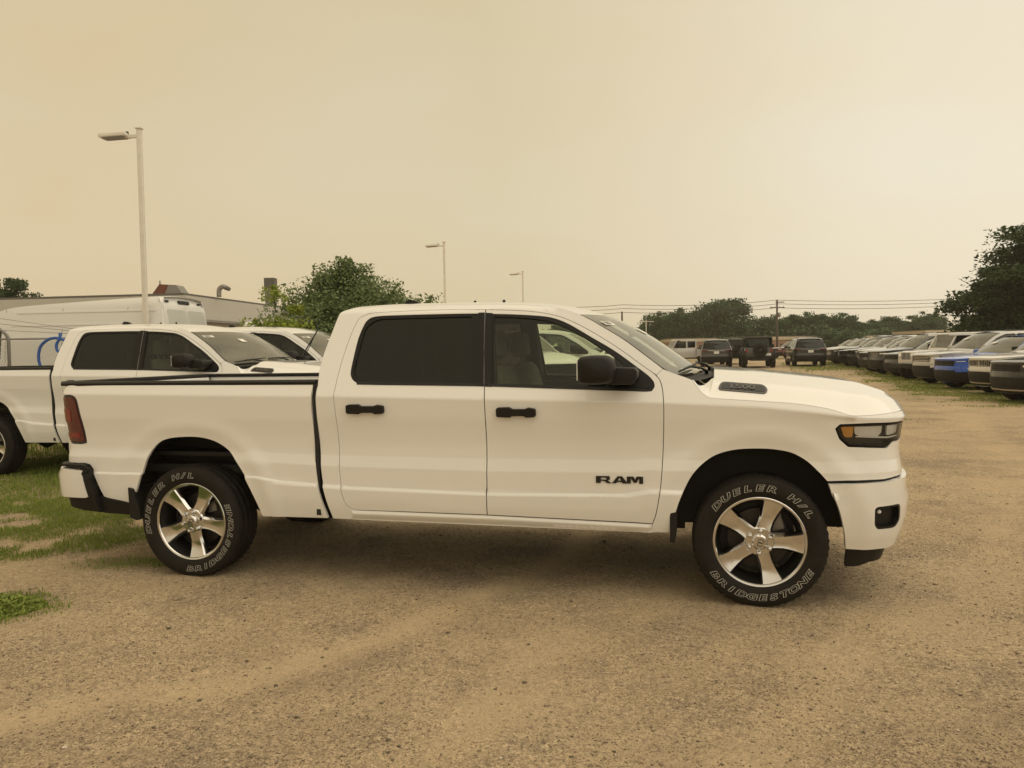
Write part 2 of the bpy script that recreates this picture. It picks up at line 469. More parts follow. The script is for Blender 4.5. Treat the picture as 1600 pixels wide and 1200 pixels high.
class Shell:
    """side skin of a vehicle: a plan curve (bird's eye) swept over a section; u runs along the side from the
    rear centre-line round the tail corner, the flank and the nose corner to the front centre-line"""
    def __init__(s, plan, u0_x, inset, flare=None):
        P = np.array(crom(plan, 14), float)
        d = np.r_[0, np.cumsum(np.linalg.norm(np.diff(P, axis=0), axis=1))]
        i0 = np.argmin(abs(P[:, 0] - u0_x) + (P[:, 1] < 0.6) * 9)
        s.u = d - d[i0] + P[i0, 0]; s.P = P
        t = np.gradient(P, axis=0); t /= np.linalg.norm(t, axis=1)[:, None]
        s.n = np.stack([-t[:, 1], t[:, 0]], 1)
        s.umin, s.umax = s.u[0], s.u[-1]; s.inset = inset; s.flare = flare
    def uy_front(s, y):                      # u where the nose curve reaches lateral position y
        k = len(s.u) // 2; return float(np.interp(-y, -s.P[k:, 1], s.u[k:]))
    def uy_rear(s, y):
        k = len(s.u) // 2; return float(np.interp(y, s.P[:k, 1], s.u[:k]))
    def pos(s, u, z, off=0.0):
        u = np.asarray(u, float); z = np.asarray(z, float)
        d = s.inset(u, z) - off
        if s.flare is not None: d = d - s.flare(u, z)
        nx = np.interp(u, s.u, s.n[:, 0]); ny = np.interp(u, s.u, s.n[:, 1])
        x = np.interp(u, s.u, s.P[:, 0]) - nx * d; y = np.interp(u, s.u, s.P[:, 1]) - ny * d
        return np.stack([x, y, z], -1)       # y: to the vehicle's right
    def nrm(s, u, z):
        e = 0.0015
        a = s.pos(u + e, z) - s.pos(u - e, z); b = s.pos(u, z + e) - s.pos(u, z - e)
        n = np.cross(b, a); n /= np.linalg.norm(n, axis=-1)[..., None] + 1e-12
        c = np.stack([np.interp(u, s.u, s.n[:, 0]), np.interp(u, s.u, s.n[:, 1])], -1)
        sg = np.sign(np.sum(n[..., :2] * c, -1)); sg[sg == 0] = 1
        return n * sg[..., None]
    def panel(s, name, poly, mat, parent, holes=(), off=0.0, res=0.05, rim=0.018, side=1, gap=0.0, rows=(), gap_holes=0.0):
        """a sheet-metal (or glass) panel cut from the skin, with a returned edge"""
        if gap: poly = inset_poly(poly, gap)
        loops = [densify(poly, res)] + [densify(inset_poly(h, -gap_holes) if gap_holes else h, res) for h in holes]
        A = np.array(loops[0]); lo = A.min(0); hi = A.max(0)
        gx, gz = np.meshgrid(np.arange(lo[0] + res / 2, hi[0], res), np.arange(lo[1] + res / 2, hi[1], res))
        gx = gx.ravel() + (np.arange(gx.size) % 2) * 1e-4; gz = gz.ravel()
        k = inside(loops[0], gx, gz)
        for h in loops[1:]: k &= ~inside(h, gx, gz)
        G = np.stack([gx[k], gz[k]], 1)
        if len(G):
            dd = np.min([seg_dist(l, G) for l in loops], axis=0); G = G[dd > res * 0.35]
        for rf in rows:                        # extra points along character lines so that creases stay crisp
            uu = np.arange(lo[0], hi[0], res * .5); Q = np.stack([uu, rf(uu)], 1)
            k = inside(loops[0], Q[:, 0], Q[:, 1])
            for h in loops[1:]: k &= ~inside(h, Q[:, 0], Q[:, 1])
            Q = Q[k]
            if len(Q):
                dd = np.min([seg_dist(l, Q) for l in loops], axis=0); Q = Q[dd > .005]
                if len(G):
                    G = G[np.abs(G[:, 1] - rf(G[:, 0])) > .0045]
                G = np.vstack([G, Q])
        V2 = []; E = []
        for l in loops:
            b = len(V2); V2 += [Vector(p) for p in l]
            E += [(b + i, b + (i + 1) % len(l)) for i in range(len(l))]
        V2 += [Vector(p) for p in G]
        vo, eo, fo, *_ = delaunay_2d_cdt(V2, E, [], 0, 1e-6)
        W = np.array([(v.x, v.y) for v in vo])
        T = np.array([f for f in fo if len(f) == 3])
        cen = W[T].mean(1)
        ok = inside(loops[0], cen[:, 0], cen[:, 1])
        for h in loops[1:]: ok &= ~inside(h, cen[:, 0], cen[:, 1])
        T = T[ok]
        Nn = s.nrm(W[:, 0], W[:, 1]); P = s.pos(W[:, 0], W[:, 1]) + Nn * off
        # orient
        a = np.cross(P[T[:, 1]] - P[T[:, 0]], P[T[:, 2]] - P[T[:, 0]]); fl = np.sum(a * Nn[T[:, 0]], 1) < 0
        T[fl] = T[fl][:, ::-1]
        V = list(P); NN = list(Nn); F = [tuple(t) for t in T]
        if rim:
            cnt = {}
            for t in F:
                for i in range(3):
                    ed = (t[i], t[(i + 1) % 3]); cnt[ed] = cnt.get(ed, 0) + 1
            top = {}; bot = {}
            def vt(i, n_):
                V.append(P[i]); NN.append(n_); V.append(P[i] - Nn[i] * rim); NN.append(n_); return len(V) - 2
            for (i, j) in list(cnt):
                if (j, i) in cnt: continue
                w = P[j] - P[i]; n_ = np.cross(w, Nn[i]); n_ = n_ / (np.linalg.norm(n_) + 1e-9)
                a0 = vt(i, n_); b0 = vt(j, n_)
                F.append((b0, a0, a0 + 1, b0 + 1))
        V = np.array(V); NN = np.array(NN)
        V[:, 1] *= -side; NN[:, 1] *= -side
        if side > 0: F = [f[::-1] for f in F]
        return mk(name, V, F, mat, parent, True, NN)
def span(name, edge, mat, parent, bow=(0, 0, 0), n=12, prof=None, power=2.0, flip=None):
    """surface between a right-hand edge curve and its mirror image, bowed along a vector; edge: (x, y_right, z)"""
    E = np.array(edge, float); m = len(E); V = []; F = []
    for i in range(m):
        for k in range(n + 1):
            t = 1 - 2 * k / n
            w = 1 - abs(t) ** power
            b = np.array(bow if not callable(bow) else bow(i / (m - 1)), float)
            p = np.array((E[i, 0], E[i, 1] * t, E[i, 2])) + b * w
            if prof is not None: p = p + np.array(prof(i / (m - 1), abs(t)))
            V.append((p[0], -p[1], p[2]))
    for i in range(m - 1):
        for k in range(n):
            a = i * (n + 1) + k; F.append((a, a + 1, a + n + 2, a + n + 1))
    o = mk(name, V, F, mat, parent, True)
    bm = bmesh.new(); bm.from_mesh(o.data)
    bmesh.ops.remove_doubles(bm, verts=bm.verts[:], dist=1e-5)
    bmesh.ops.recalc_face_normals(bm, faces=bm.faces[:])
    tot = Vector()
    for f in bm.faces: tot += f.normal * f.calc_area()
    want = Vector(flip if flip else (0, 0, 1))
    if tot.dot(want) < 0: bmesh.ops.reverse_faces(bm, faces=bm.faces[:])
    bm.to_mesh(o.data); bm.free()
    return o
def text_mesh(body, size, extrude=0.004, bold=0.0, outline=0.0, shear=0.0):
    """letters as mesh data: (verts, faces), x to the right, y up, centred"""
    cu = bpy.data.curves.new('lettering', 'FONT'); cu.body = body; cu.size = size
    cu.align_x = 'CENTER'; cu.align_y = 'CENTER'; cu.shear = shear; cu.resolution_u = 3
    if outline:
        cu.fill_mode = 'NONE'; cu.bevel_depth = outline; cu.bevel_resolution = 0; cu.offset = bold
    else:
        cu.extrude = extrude; cu.offset = bold
    o = bpy.data.objects.new('lettering', cu); COL.objects.link(o)
    dg = bpy.context.evaluated_depsgraph_get(); dg.update()
    me = o.evaluated_get(dg).to_mesh()
    V = np.array([v.co[:] for v in me.vertices]); F = [tuple(p.vertices) for p in me.polygons]
    o.evaluated_get(dg).to_mesh_clear()
    bpy.data.objects.remove(o); bpy.data.curves.remove(cu)
    return V, F

# ------------------------------------------------------------------ wheels
def wheel_meshes(Rt=0.402, rim_r=0.272, width=0.275, nsp=5, hi=True, letters=True, style='truck'):
    """mesh data of one wheel whose outer face looks along +y' (built on the right side: outward = -y)"""
    out = {}
    seg = 112 if hi else 28
    # tyre: outward side at y=-w/2 (vehicle's right is -y)
    w = width / 2
    prof = [(rim_r - 0.004, -w * 0.80), (rim_r + 0.008, -w * 0.86), (rim_r + 0.016, -w * 0.90), (rim_r + 0.03, -w * 0.965), (rim_r + 0.058, -w * 1.0),
            (Rt - 0.062, -w * 1.0), (Rt - 0.052, -w * 0.995), (Rt - 0.03, -w * 0.955), (Rt - 0.014, -w * 0.89), (Rt - 0.005, -w * 0.80)]
    tread = []
    ys = np.linspace(-0.74, 0.74, 11) if hi else [-.6, 0, .6]
    for i, y in enumerate(ys):
        gro = hi and i in (2, 5, 8)
        tread.append((Rt - 0.011 if gro else Rt, y * w))
        if hi and i < len(ys) - 1:
            tread.append((Rt - (0.0 if not gro else 0.011), (y + 0.05) * w))
    back = [(r, -y) for r, y in prof[::-1]]
    full = prof + tread + back
    n = len(full); V = []; F = []
    for k in range(seg):
        a = 2 * math.pi * k / seg; ca, sa = math.cos(a), math.sin(a)
        for i, (r, y) in enumerate(full):
            rr = r
            if hi and len(prof) - 1 <= i < n - len(prof) + 1:        # lateral sipes and shoulder lugs
                sh = i < len(prof) + 5 or i > n - len(prof) - 6
                ph = k + (2 if i % 4 < 2 else 0)
                if sh and k % 2 == 0: rr = r - 0.006
                elif not sh and ph % 4 == 0: rr = r - 0.005
            V.append((rr * ca, y, rr * sa))
    for k in range(seg):
        k2 = (k + 1) % seg
        for i in range(n - 1): F.append((k * n + i, k * n + i + 1, k2 * n + i + 1, k2 * n + i))
    # flat contact patch
    V = [(x, y, max(z, -Rt + 0.012)) for x, y, z in V]
    out['tyre'] = (V, F)
    # rim barrel (dark) and bright outer lip
    b = MB()
    b.lathe([(rim_r - 0.012, -w * 0.70), (rim_r - 0.020, -w * 0.55), (rim_r - 0.035, -w * 0.3), (rim_r - 0.045, w * 0.3), (rim_r - 0.01, w * 0.8), (rim_r, w * 0.84)], seg=64 if hi else 24)
    b.lathe([(rim_r - 0.046, w * 0.35), (0.09, w * 0.40), (0.0, w * 0.40)], seg=32 if hi else 16)
    out['barrel'] = (b.V, b.F)
    b = MB()
    b.lathe([(rim_r - 0.013, -w * 0.68), (rim_r - 0.013, -w * 0.80), (rim_r - 0.009, -w * 0.845), (rim_r + 0.001, -w * 0.86), (rim_r + 0.006, -w * 0.84), (rim_r + 0.004, -w * 0.78)], seg=72 if hi else 28)
    # spokes: broad, slightly dished, with chamfered flanks
    yo = -w * 0.78; yi = -w * 0.62
    for s_ in range(nsp):
        a0 = 2 * math.pi * s_ / nsp
        if style == 'truck':
            stations = [(0.055, 0.050, yi - 0.012), (0.10, 0.047, yi - 0.010), (0.14, 0.0475, yi - 0.005), (0.19, 0.056, yi - 0.007), (0.235, 0.066, yo + 0.004), (rim_r - 0.008, 0.074, yo - 0.002)]
        else:
            stations = [(0.04, 0.030, yi), (0.10, 0.024, yi), (0.17, 0.026, yi - 0.005), (rim_r - 0.008, 0.036, yo)]
        rings = []
        for (r, hw, y) in stations:
            ch = 0.014 if style == 'truck' else 0.006
            rings.append([(r, -hw - ch * 0.3, y + 0.045), (r, -hw, y + 0.016), (r, -hw + ch, y), (r, 0, y + 0.006), (r, hw - ch, y), (r, hw, y + 0.016), (r, hw + ch * 0.3, y + 0.045)])
        V = []; F = []
        m = len(rings[0])
        for rg in rings:
            for (r, t, y) in rg:
                V.append((r * math.cos(a0) - t * math.sin(a0), y, r * math.sin(a0) + t * math.cos(a0)))
        for i in range(len(rings) - 1):
            for k in range(m - 1): F.append((i * m + k, i * m + k + 1, (i + 1) * m + k + 1, (i + 1) * m + k))
        b.add(V, F)
    b.lathe([(0.088, yi + 0.03), (0.090, yi - 0.004), (0.082, yi - 0.012), (0.0, yi - 0.013)], seg=40 if hi else 12)
    out['spokes'] = (b.V, b.F)
    b = MB(); b.lathe([(0.047, yi - 0.010), (0.046, yi - 0.028), (0.038, yi - 0.036), (0.0, yi - 0.038)], seg=32)
    out['cap'] = (b.V, b.F)
    b = MB(); b.lathe([(0.0150, 0.01), (0.0150, -0.014), (0.011, -0.024), (0.0, -0.028)], seg=10)
    out['lug'] = (b.V, b.F); out['lug_y'] = yi - 0.012
    b = MB(); b.lathe([(0.0, 0.03), (0.185, 0.03), (0.185, 0.012), (0.10, 0.008), (0.0, 0.006)], seg=40)
    out['disc'] = (b.V, b.F)
    b = MB(); b.box((0.155, 0.01, 0.06), (0.085, 0.07, 0.17), bev=0.015, ry=0.35)
    out['caliper'] = (b.V, b.F)
    # ram-like curl emblem reduced to two arcs and a muzzle on the cap
    b = MB()
    for sg in (-1, 1):
        pts = [(sg * (0.006 + 0.016 * math.sin(t)), yi - 0.039, 0.014 - 0.02 * (1 - math.cos(t)) * 0.9) for t in np.linspace(0.2, 2.9, 7)]
        b.tube(pts, 0.003, 5)
    b.tube([(0, yi - 0.039, 0.012), (0, yi - 0.04, -0.018)], [0.006, 0.003], 6)
    out['emblem'] = (b.V, b.F)
    if letters:
        lets = []
        def ring(word, rad, mid, size, step, top):
            n_ = len(word)
            for i, ch in enumerate(word):
                if ch == ' ': continue
                Vt, Ft = text_mesh(ch, size, outline=0.0009, shear=0.18, bold=.0020)
                if not len(Vt): continue
                Vt = Vt * np.array([1.75, 1, 1])
                a = mid + (1 if not top else -1) * (i - (n_ - 1) / 2) * step
                V = []
                for (x, y, z) in Vt:
                    # seen from outside (from -y towards +y): x right, z up
                    if top: rr = rad + y; th = a - x / rad
                    else: rr = rad - y; th = a + x / rad
                    V.append((rr * math.cos(th), -w * 1.0 - 0.0005 + z * 0.5, rr * math.sin(th)))
                lets.append((V, Ft))
        rad = (rim_r + Rt) / 2 - 0.002
        ring('DUELER', rad, R(109), 0.050, R(12.0), True)
        ring('H/L', rad, R(45), 0.050, R(10.6), True)
        ring('BRIDGESTONE', rad, R(-88), 0.050, R(11.0), False)
        out['letters'] = lets
    return out
WM = wheel_meshes()
def add_wheel(parent, x, y_right, z, side, phase, WMd=WM, mats=(TYRE, CHROME, BARREL), detail=True, letters=None):
    """wheel part: machined spokes and lip, with tyre, barrel, cap, lugs, disc as sub-parts"""
    wdat = WMd
    def part(key, mat, name, par, ang=None):
        ck = (id(wdat), key, mat.name)
        if ck not in add_wheel.cache:
            V, F = wdat[key]
            mb = MB(); mb.V = list(V); mb.F = list(F)
            o = mb.build(name, mat, par, angle=ang if ang else R(32))
            add_wheel.cache[ck] = o.data
            return o
        o = bpy.data.objects.new(name, add_wheel.cache[ck]); COL.objects.link(o); o.parent = par
        return o
    wroot = part('spokes', mats[1], 'wheel', parent)
    wroot.location = (x, -y_right * side, z)
    # outward is -y for the right side; turn round for the left side
    wroot.rotation_euler = (0, -phase, 0 if side > 0 else math.pi)
    t = part('tyre', mats[0], 'tyre', wroot)
    t.rotation_euler = (0, phase, 0)                    # keeps the contact patch on the ground
    part('barrel', mats[2], 'rim_barrel', wroot)
    if detail:
        part('cap', CHROME, 'centre_cap', wroot); part('emblem', BADGEGREY, 'cap_emblem', wroot)
        for k in range(6):
            a = 2 * math.pi * (k + 0.25) / 6
            lg = part('lug', CHROME, 'lug_nut', wroot); lg.location = (0.069 * math.cos(a), wdat['lug_y'], 0.069 * math.sin(a))
        part('disc', DISC, 'brake_disc', wroot)
        cp = part('caliper', STEEL, 'brake_caliper', wroot); cp.rotation_euler = (0, phase - 0.6, 0)
        if 'letters' in wdat:
            if letters is not None:
                for Vl, Fl in wdat['letters']:
                    ml = MB(); ml.V = [tuple(v) for v in Vl]; ml.F = list(Fl)
                    l = ml.build('tyre_letter', LETTER, wroot); l.rotation_euler = (0, phase + letters, 0)
    return wroot
add_wheel.cache = {}

# ------------------------------------------------------------------ the pickup truck
PLAN = [(-5.0, 0), (-4.999, .4), (-4.995, .78), (-4.98, .90), (-4.935, .968), (-4.86, .993), (-4.73, 1.0), (-4.4, 1.003), (-3.5, 1.005), (-2.5, 1.005), (-1.5, 1.005), (-.6, 1.004),
        (0, 1.002), (.3, .998), (.48, .985), (.62, .955), (.735, .90), (.815, .825), (.865, .735), (.90, .62), (.93, .45), (.95, .2), (.955, 0)]
_zd = [(.20, .13), (.36, .075), (.45, .040), (.50, .027), (.53, .020), (.57, .013), (.62, .009), (.650, .007), (.664, .007), (.667, .009), (.676, .0225), (.679, .0235), (.72, .0230), (.77, .0220), (.806, .0215), (.812, .0222), (.88, .0345), (.888, .0352), (.93, .0370), (.98, .0350), (1.04, .0285), (1.10, .0190), (1.14, .012)]
ZK = [q[0] for q in _zd]; DK = [q[1] for q in _zd]
def truck_zc(u): return np.interp(u, [-5.2, -2.75, -.6, 0, .32, .6, 1.4], [1.31, 1.283, 1.24, 1.212, 1.178, 1.14, 1.12])
def truck_zl(u): return np.interp(u, [-5.2, -3.36, -3.2, -2.74, -1.7, -.80, -.66, -.4, 1.5], [.748, .736, .703, .676, .652, .668, .698, .692, .692])
SILLZ = [-.12, -.086, -.076, -.072, -.056, -.052, -.034, -.029, -.012, -.004, .004]
def truck_inset(u, z):
    w = np.clip(1 - np.abs(z - .70) / .26, 0, 1)
    z2 = z - (truck_zl(u) - .675) * w
    c = truck_zc(u)
    lo = np.interp(z2, ZK, DK)
    db = np.interp(u, [-2.634, -1.704, -.64], [.5095, .5045, .4815])   # ribbed sill under the doors
    rk = (u > -2.66) & (u < -.65) & (z < db + .004)
    lo = np.where(rk, np.interp(z - db, SILLZ, [.075, .050, .046, .037, .035, .028, .026, .020, .019, .026, .026]), lo)
    t = z - c
    up = np.where(t < 0.012, 0.44 * np.clip(t, 0, None) ** 2 / 0.012 * 0.5, 0.44 * (t - 0.006))
    up = up + np.where(z > 1.855, (z - 1.855) ** 2 * 30 + (z - 1.855) * .3, 0)
    mid = .012 * np.clip(-t / np.maximum(c - 1.14, 1e-3), 0, 1)
    return np.where(t > 0, up, np.where(z > 1.14, np.where(c > 1.142, mid, 0.0), lo))
def sstep(a, b, x):
    t = np.clip((x - a) / (b - a), 0, 1); return t * t * (3 - 2 * t)
def truck_flare(u, z):
    r1 = np.hypot(u - 0.0, z - .42); r2 = np.hypot(u + 3.898, z - .43)
    f = .011 * (1 - sstep(.60, .74, r1)) - .014 * (1 - sstep(.52, .66, r1)) + .011 * (1 - sstep(.63, .77, r2)) - .014 * (1 - sstep(.55, .69, r2))
    return f * (1 - sstep(1.06, 1.16, z))
TS = Shell(PLAN, -2.0, truck_inset, truck_flare)
def zrow(d): return lambda u: truck_zl(u) + d * 1.0
def crow(d): return lambda u: truck_zc(u) + d
def frow(z0):                                               # a line that follows the waviness of the lower crease
    return lambda u: z0 + (truck_zl(u) - .675) * np.clip(1 - abs(z0 - .70) / .26, 0, 1)
ROWS = [frow(z_) for z_ in (.650, .6635, .6675, .6725, .6765, .681, .803, .809, .814, .876, .884, .890)] + [crow(d_) for d_ in (-.008, 0, .004, .008, .013, .02)]
SILL = [(lambda q: (lambda u: np.interp(u, [-2.634, -1.704, -.64], [.5095, .5045, .4815]) + q))(z_) for z_ in SILLZ[2:]]

def make_pickup():
    root = empty('pickup_truck')
    umin, umax = TS.umin, TS.umax
    uT = TS.uy_rear(0.87); uN = TS.uy_front(0.63)
    # ---- traced outlines (metres; u along the flank, z up)
    gapL = crom([(-2.920, 1.372), (-2.926, 1.24), (-2.923, 1.11), (-2.916, .90), (-2.895, .671), (-2.838, .448)], 5)
    rarch = crom([(-3.336, .446), (-3.379, .57), (-3.443, .707), (-3.504, .809), (-3.576, .902), (-3.674, .964), (-3.789, .995), (-3.916, 1.0), (-4.05, .988), (-4.14, .955), (-4.216, .88), (-4.265, .769), (-4.315, .638), (-4.345, .57)], 4)
    light_in = crom([(-4.80, .935), (-4.765, .942), (-4.749, .956), (-4.761, 1.076), (-4.783, 1.209), (-4.797, 1.272), (-4.825, 1.298), (-4.87, 1.305)], 4)
    bed = gapL + rarch + [(-4.385, .512), (-4.60, .556), (-4.625, .60), (-4.688, .755), (-4.715, .79), (-4.76, .80), (uT, .80), (uT, .938)] + light_in + [(uT, 1.306), (uT, 1.372)]
    seam_r = crom([(-1.752, 1.858), (-2.14, 1.865), (-2.491, 1.858), (-2.585, 1.851), (-2.653, 1.822), (-2.687, 1.755), (-2.718, 1.629), (-2.742, 1.489), (-2.757, 1.325), (-2.757, 1.261), (-2.747, 1.111), (-2.737, .80), (-2.725, .66), (-2.695, .555), (-2.634, .512)], 4)
    seam_f = crom([(-.640, .484), (-.615, .559), (-.588, .72), (-.574, .90), (-.566, 1.102), (-.566, 1.25), (-.580, 1.354), (-.615, 1.41), (-.715, 1.484), (-.859, 1.588), (-1.028, 1.694), (-1.178, 1.772), (-1.309, 1.815), (-1.485, 1.842), (-1.752, 1.858)], 4)
    split = crom([(-1.752, 1.858), (-1.737, 1.62), (-1.712, 1.361), (-1.704, 1.2), (-1.702, .80), (-1.704, .507)], 4)
    rear_door = seam_r + [(-2.3, .511)] + split[::-1][:-1]
    front_door = seam_f[:-1] + split
    roof_edge = [(-2.735, 1.898), (-2.5, 1.905), (-2.1, 1.904), (-1.75, 1.896), (-1.5, 1.884), (-1.32, 1.864), (-1.2, 1.838), (-1.11, 1.806)]
    pillar = [(-1.11, 1.806), (-1.03, 1.765), (-.973, 1.730), (-.824, 1.638), (-.671, 1.524), (-.573, 1.448)]
    cpil = crom([(-2.80, .446), (-2.857, .671), (-2.878, .9), (-2.886, 1.11), (-2.889, 1.24), (-2.886, 1.377), (-2.890, 1.454), (-2.884, 1.543), (-2.862, 1.65), (-2.843, 1.73), (-2.822, 1.82), (-2.800, 1.868), (-2.735, 1.898)], 4)
    cab = [(-.652, .425)] + [(-1.7, .436)] + cpil[:-1] + crom(roof_edge, 4)[:-1] + crom(pillar, 4) + [(-.612, 1.412)] + [q for q in seam_f if q[1] > 1.415 or q[0] < -.72][0:] + seam_r[1:] + [(-1.704, .504), (-.640, .481)]
    rwin = crom([(-1.768, 1.831), (-2.0, 1.834), (-2.369, 1.834), (-2.535, 1.829), (-2.593, 1.806), (-2.619, 1.761), (-2.643, 1.672), (-2.656, 1.54), (-2.660, 1.453), (-2.648, 1.412), (-2.615, 1.382), (-2.545, 1.364), (-2.2, 1.356), (-1.726, 1.349)], 5)
    fwin = crom([(-1.692, 1.347), (-1.28, 1.334), (-.851, 1.317), (-.665, 1.309), (-.631, 1.322), (-.622, 1.355), (-.650, 1.398), (-.735, 1.464), (-.879, 1.568), (-1.026, 1.655), (-1.177, 1.744), (-1.286, 1.788), (-1.395, 1.806), (-1.571, 1.820), (-1.738, 1.828)], 5)
    farch = crom([(.387, .770), (.335, .829), (.276, .885), (.197, .932), (.117, .952), (.017, .960), (-.125, .954), (-.237, .926), (-.32, .876), (-.394, .798), (-.446, .70), (-.485, .603), (-.505, .52), (-.515, .425)], 4)
    cowl = [(-.573, 1.448), (-.50, 1.418), (-.44, 1.398), (-.392, 1.378)]
    hseam = crom([(-.392, 1.378), (-.345, 1.312), (-.31, 1.282), (-.275, 1.269), (-.133, 1.259), (.06, 1.246), (.222, 1.233), (.372, 1.208), (.46, 1.183), (.517, 1.164), (.623, 1.163), (.796, 1.172), (.90, 1.176)], 4)
    head = rounded([(.437, 1.081), (.455, 1.107), (.638, 1.112), (uN, 1.107), (uN, 1.0), (.84, .999), (.784, .964), (.515, .979), (.463, 1.027)], [.02, .012, 0, 0, 0, .03, .03, .04, .04], 4)
    fender = [q for q in seam_f if q[1] <= 1.405 and q[0] > -.70] + [(-.612, 1.41)] + cowl[:-1] + hseam + [(uN, 1.176), (uN, 1.110), (.638, 1.115), (.458, 1.110), (.433, 1.084), (.459, 1.022), (.512, .975), (.786, .960), (.845, .995), (uN, .995), (uN, .785), (.845, .783), (.744, .776), (.623, .776), (.50, .776)] + farch + [(-.652, .428)]
    handles = []
    for sd in (1, -1):
        bs = TS.panel('bed_side', bed, WHITE, root, side=sd, res=.034, rim=.02, rows=ROWS)
        rd = TS.panel('rear_door', rear_door, WHITE, root, holes=[rwin], side=sd, gap=.0032, rim=.022, res=.036, rows=ROWS)
        fd = TS.panel('front_door', front_door, WHITE, root, holes=[fwin], side=sd, gap=.0032, rim=.022, res=.036, rows=ROWS)
        TS.panel('cab_frame', cab, WHITE, root, side=sd, gap=.0005, rim=.02, res=.045, rows=ROWS + SILL)
        TS.panel('front_fender', fender, WHITE, root, side=sd, gap=.0016, rim=.022, res=.034, rows=ROWS)
        # black sheets added behind the panel gaps to stop light leaking through
        TS.panel('gap_backing', inset_poly(rear_door, -.03), SEAL, root, holes=[inset_poly(rwin, .004)], side=sd, off=-.034, rim=0, res=.09)
        TS.panel('gap_backing', inset_poly(front_door, -.03), SEAL, root, holes=[inset_poly(fwin, .004)], side=sd, off=-.034, rim=0, res=.09)
        # window surrounds and panes
        rg = rounded([(-1.845, 1.812), (-2.52, 1.812), (-2.602, 1.76), (-2.640, 1.46), (-2.62, 1.405), (-2.55, 1.384), (-1.812, 1.374)], [.01, .05, .06, .05, .03, .05, .01], 5)
        fg = rounded([(-1.645, 1.366), (-.80, 1.338), (-.82, 1.49), (-1.03, 1.632), (-1.19, 1.722), (-1.31, 1.770), (-1.45, 1.793), (-1.690, 1.808)], [.01, .01, .03, .1, .08, .08, .1, .01], 4)
        sail = rounded([(-.788, 1.334), (-.66, 1.328), (-.64, 1.35), (-.665, 1.388), (-.802, 1.475)], [.01, .02, .02, .02, .01], 3)
        TS.panel('window_trim', rwin, SATIN, rd, holes=[rg], side=sd, gap=.001, off=-.003, rim=.016)
        TS.panel('window_trim', fwin, SATIN, fd, holes=[fg], side=sd, gap=.001, off=-.003, rim=.016)
        TS.panel('window_glass', rg, G_DARK, rd, side=sd, off=-.012, rim=0, gap=-.004, res=.09)
        TS.panel('window_glass', fg, G_FRONT, fd, side=sd, off=-.012, rim=0, gap=-.004, res=.09)
        TS.panel('mirror_sail', sail, PLASTIC, fd, side=sd, off=.004, rim=.01)
        TS.panel('pillar_applique', [(-1.80, 1.836), (-1.7555, 1.836), (-1.7405, 1.62), (-1.7155, 1.361), (-1.714, 1.346), (-1.75, 1.347)], SATIN, rd, side=sd, off=.0025, rim=.006, res=.06)
        TS.panel('pillar_applique', [(-1.7485, 1.834), (-1.70, 1.830), (-1.66, 1.343), (-1.707, 1.345), (-1.7085, 1.361), (-1.7335, 1.62)], SATIN, fd, side=sd, off=.0025, rim=.006, res=.06)
        # belt weatherstrips
        for par, (a, b_) in ((rd, (-2.60, -1.73)), (fd, (-1.69, -.67))):
            zz = lambda x: np.interp(x, [-2.6, -1.7, -.65], [1.362, 1.345, 1.306]) + .010
            TS.panel('weatherstrip', [(a, zz(a) - .008), (b_, zz(b_) - .008), (b_, zz(b_) + .010), (a, zz(a) + .010)], SEAL, par, side=sd, off=.004, rim=.012)
        # door handles
        for par, (a, b_, z0) in ((rd, (-2.659, -2.395, 1.200)), (fd, (-1.623, -1.367, 1.181))):
            m = .5 * (a + b_)
            cup = rounded([(a + .085, z0 - .045), (b_ - .055, z0 - .045), (b_ - .055, z0 + .04), (a + .085, z0 + .04)], .02)
            TS.panel('handle_cup', cup, WHITE, par, side=sd, off=.0015, rim=.002)
            hp = rounded([(a, z0 - .026), (a + .09, z0 - .030), (a + .105, z0 - .020), (b_ - .075, z0 - .020), (b_ - .06, z0 - .030), (b_, z0 - .026), (b_, z0 + .024), (b_ - .05, z0 + .032), (b_ - .07, z0 + .022), (a + .105, z0 + .022), (a + .085, z0 + .034), (a, z0 + .032)], [.012, .006, .006, .006, .006, .012, .012, .006, .006, .006, .006, .014], 3)
            TS.panel('door_handle', hp, PLASTIC, par, side=sd, off=.032, rim=.034, res=.03)
        # badge on the front door
        if True:
            b = MB()
            def block(poly, dx):
                for pl in poly:
                    b.prism([(x + dx, z) for x, z in pl], 'y', 0, .008)
            h = .044
            Rr = [[(0, 0), (.030, 0), (.030, h), (0, h)], [(.030, .034), (.088, .034), (.084, h), (.030, h)], [(.066, .018), (.088, .022), (.088, .034), (.066, .034)], [(.030, .014), (.070, .014), (.080, .021), (.030, .022)], [(.050, .014), (.070, 0), (.098, 0), (.074, .016)]]
            A_ = [[(0, 0), (.028, 0), (.052, h), (.036, h)], [(.066, 0), (.098, 0), (.064, h), (.046, h)], [(.022, .008), (.078, .008), (.072, .017), (.026, .017)]]
            M_ = [[(0, 0), (.024, 0), (.024, h), (0, h)], [(.076, 0), (.100, 0), (.100, h), (.076, h)], [(.018, h), (.040, h), (.058, .012), (.044, .004)], [(.060, h), (.082, h), (.058, .004), (.044, .010)]]
            block(Rr, -.146); block(A_, -.046); block(M_, .048)
            p0 = TS.pos(np.array([-.844]), np.array([.757]))[0]
            V = np.array(b.V)
            if sd < 0: V[:, 0] *= -1
            uu = -.844 + V[:, 0]; zz2 = .757 - .022 + V[:, 2] - .0
            P = TS.pos(uu, zz2, 0) + TS.nrm(uu, zz2) * (V[:, 1] - .001)[:, None]
            P[:, 1] *= -sd
            mb = MB(); mb.V = [tuple(p) for p in P]; mb.F = b.F
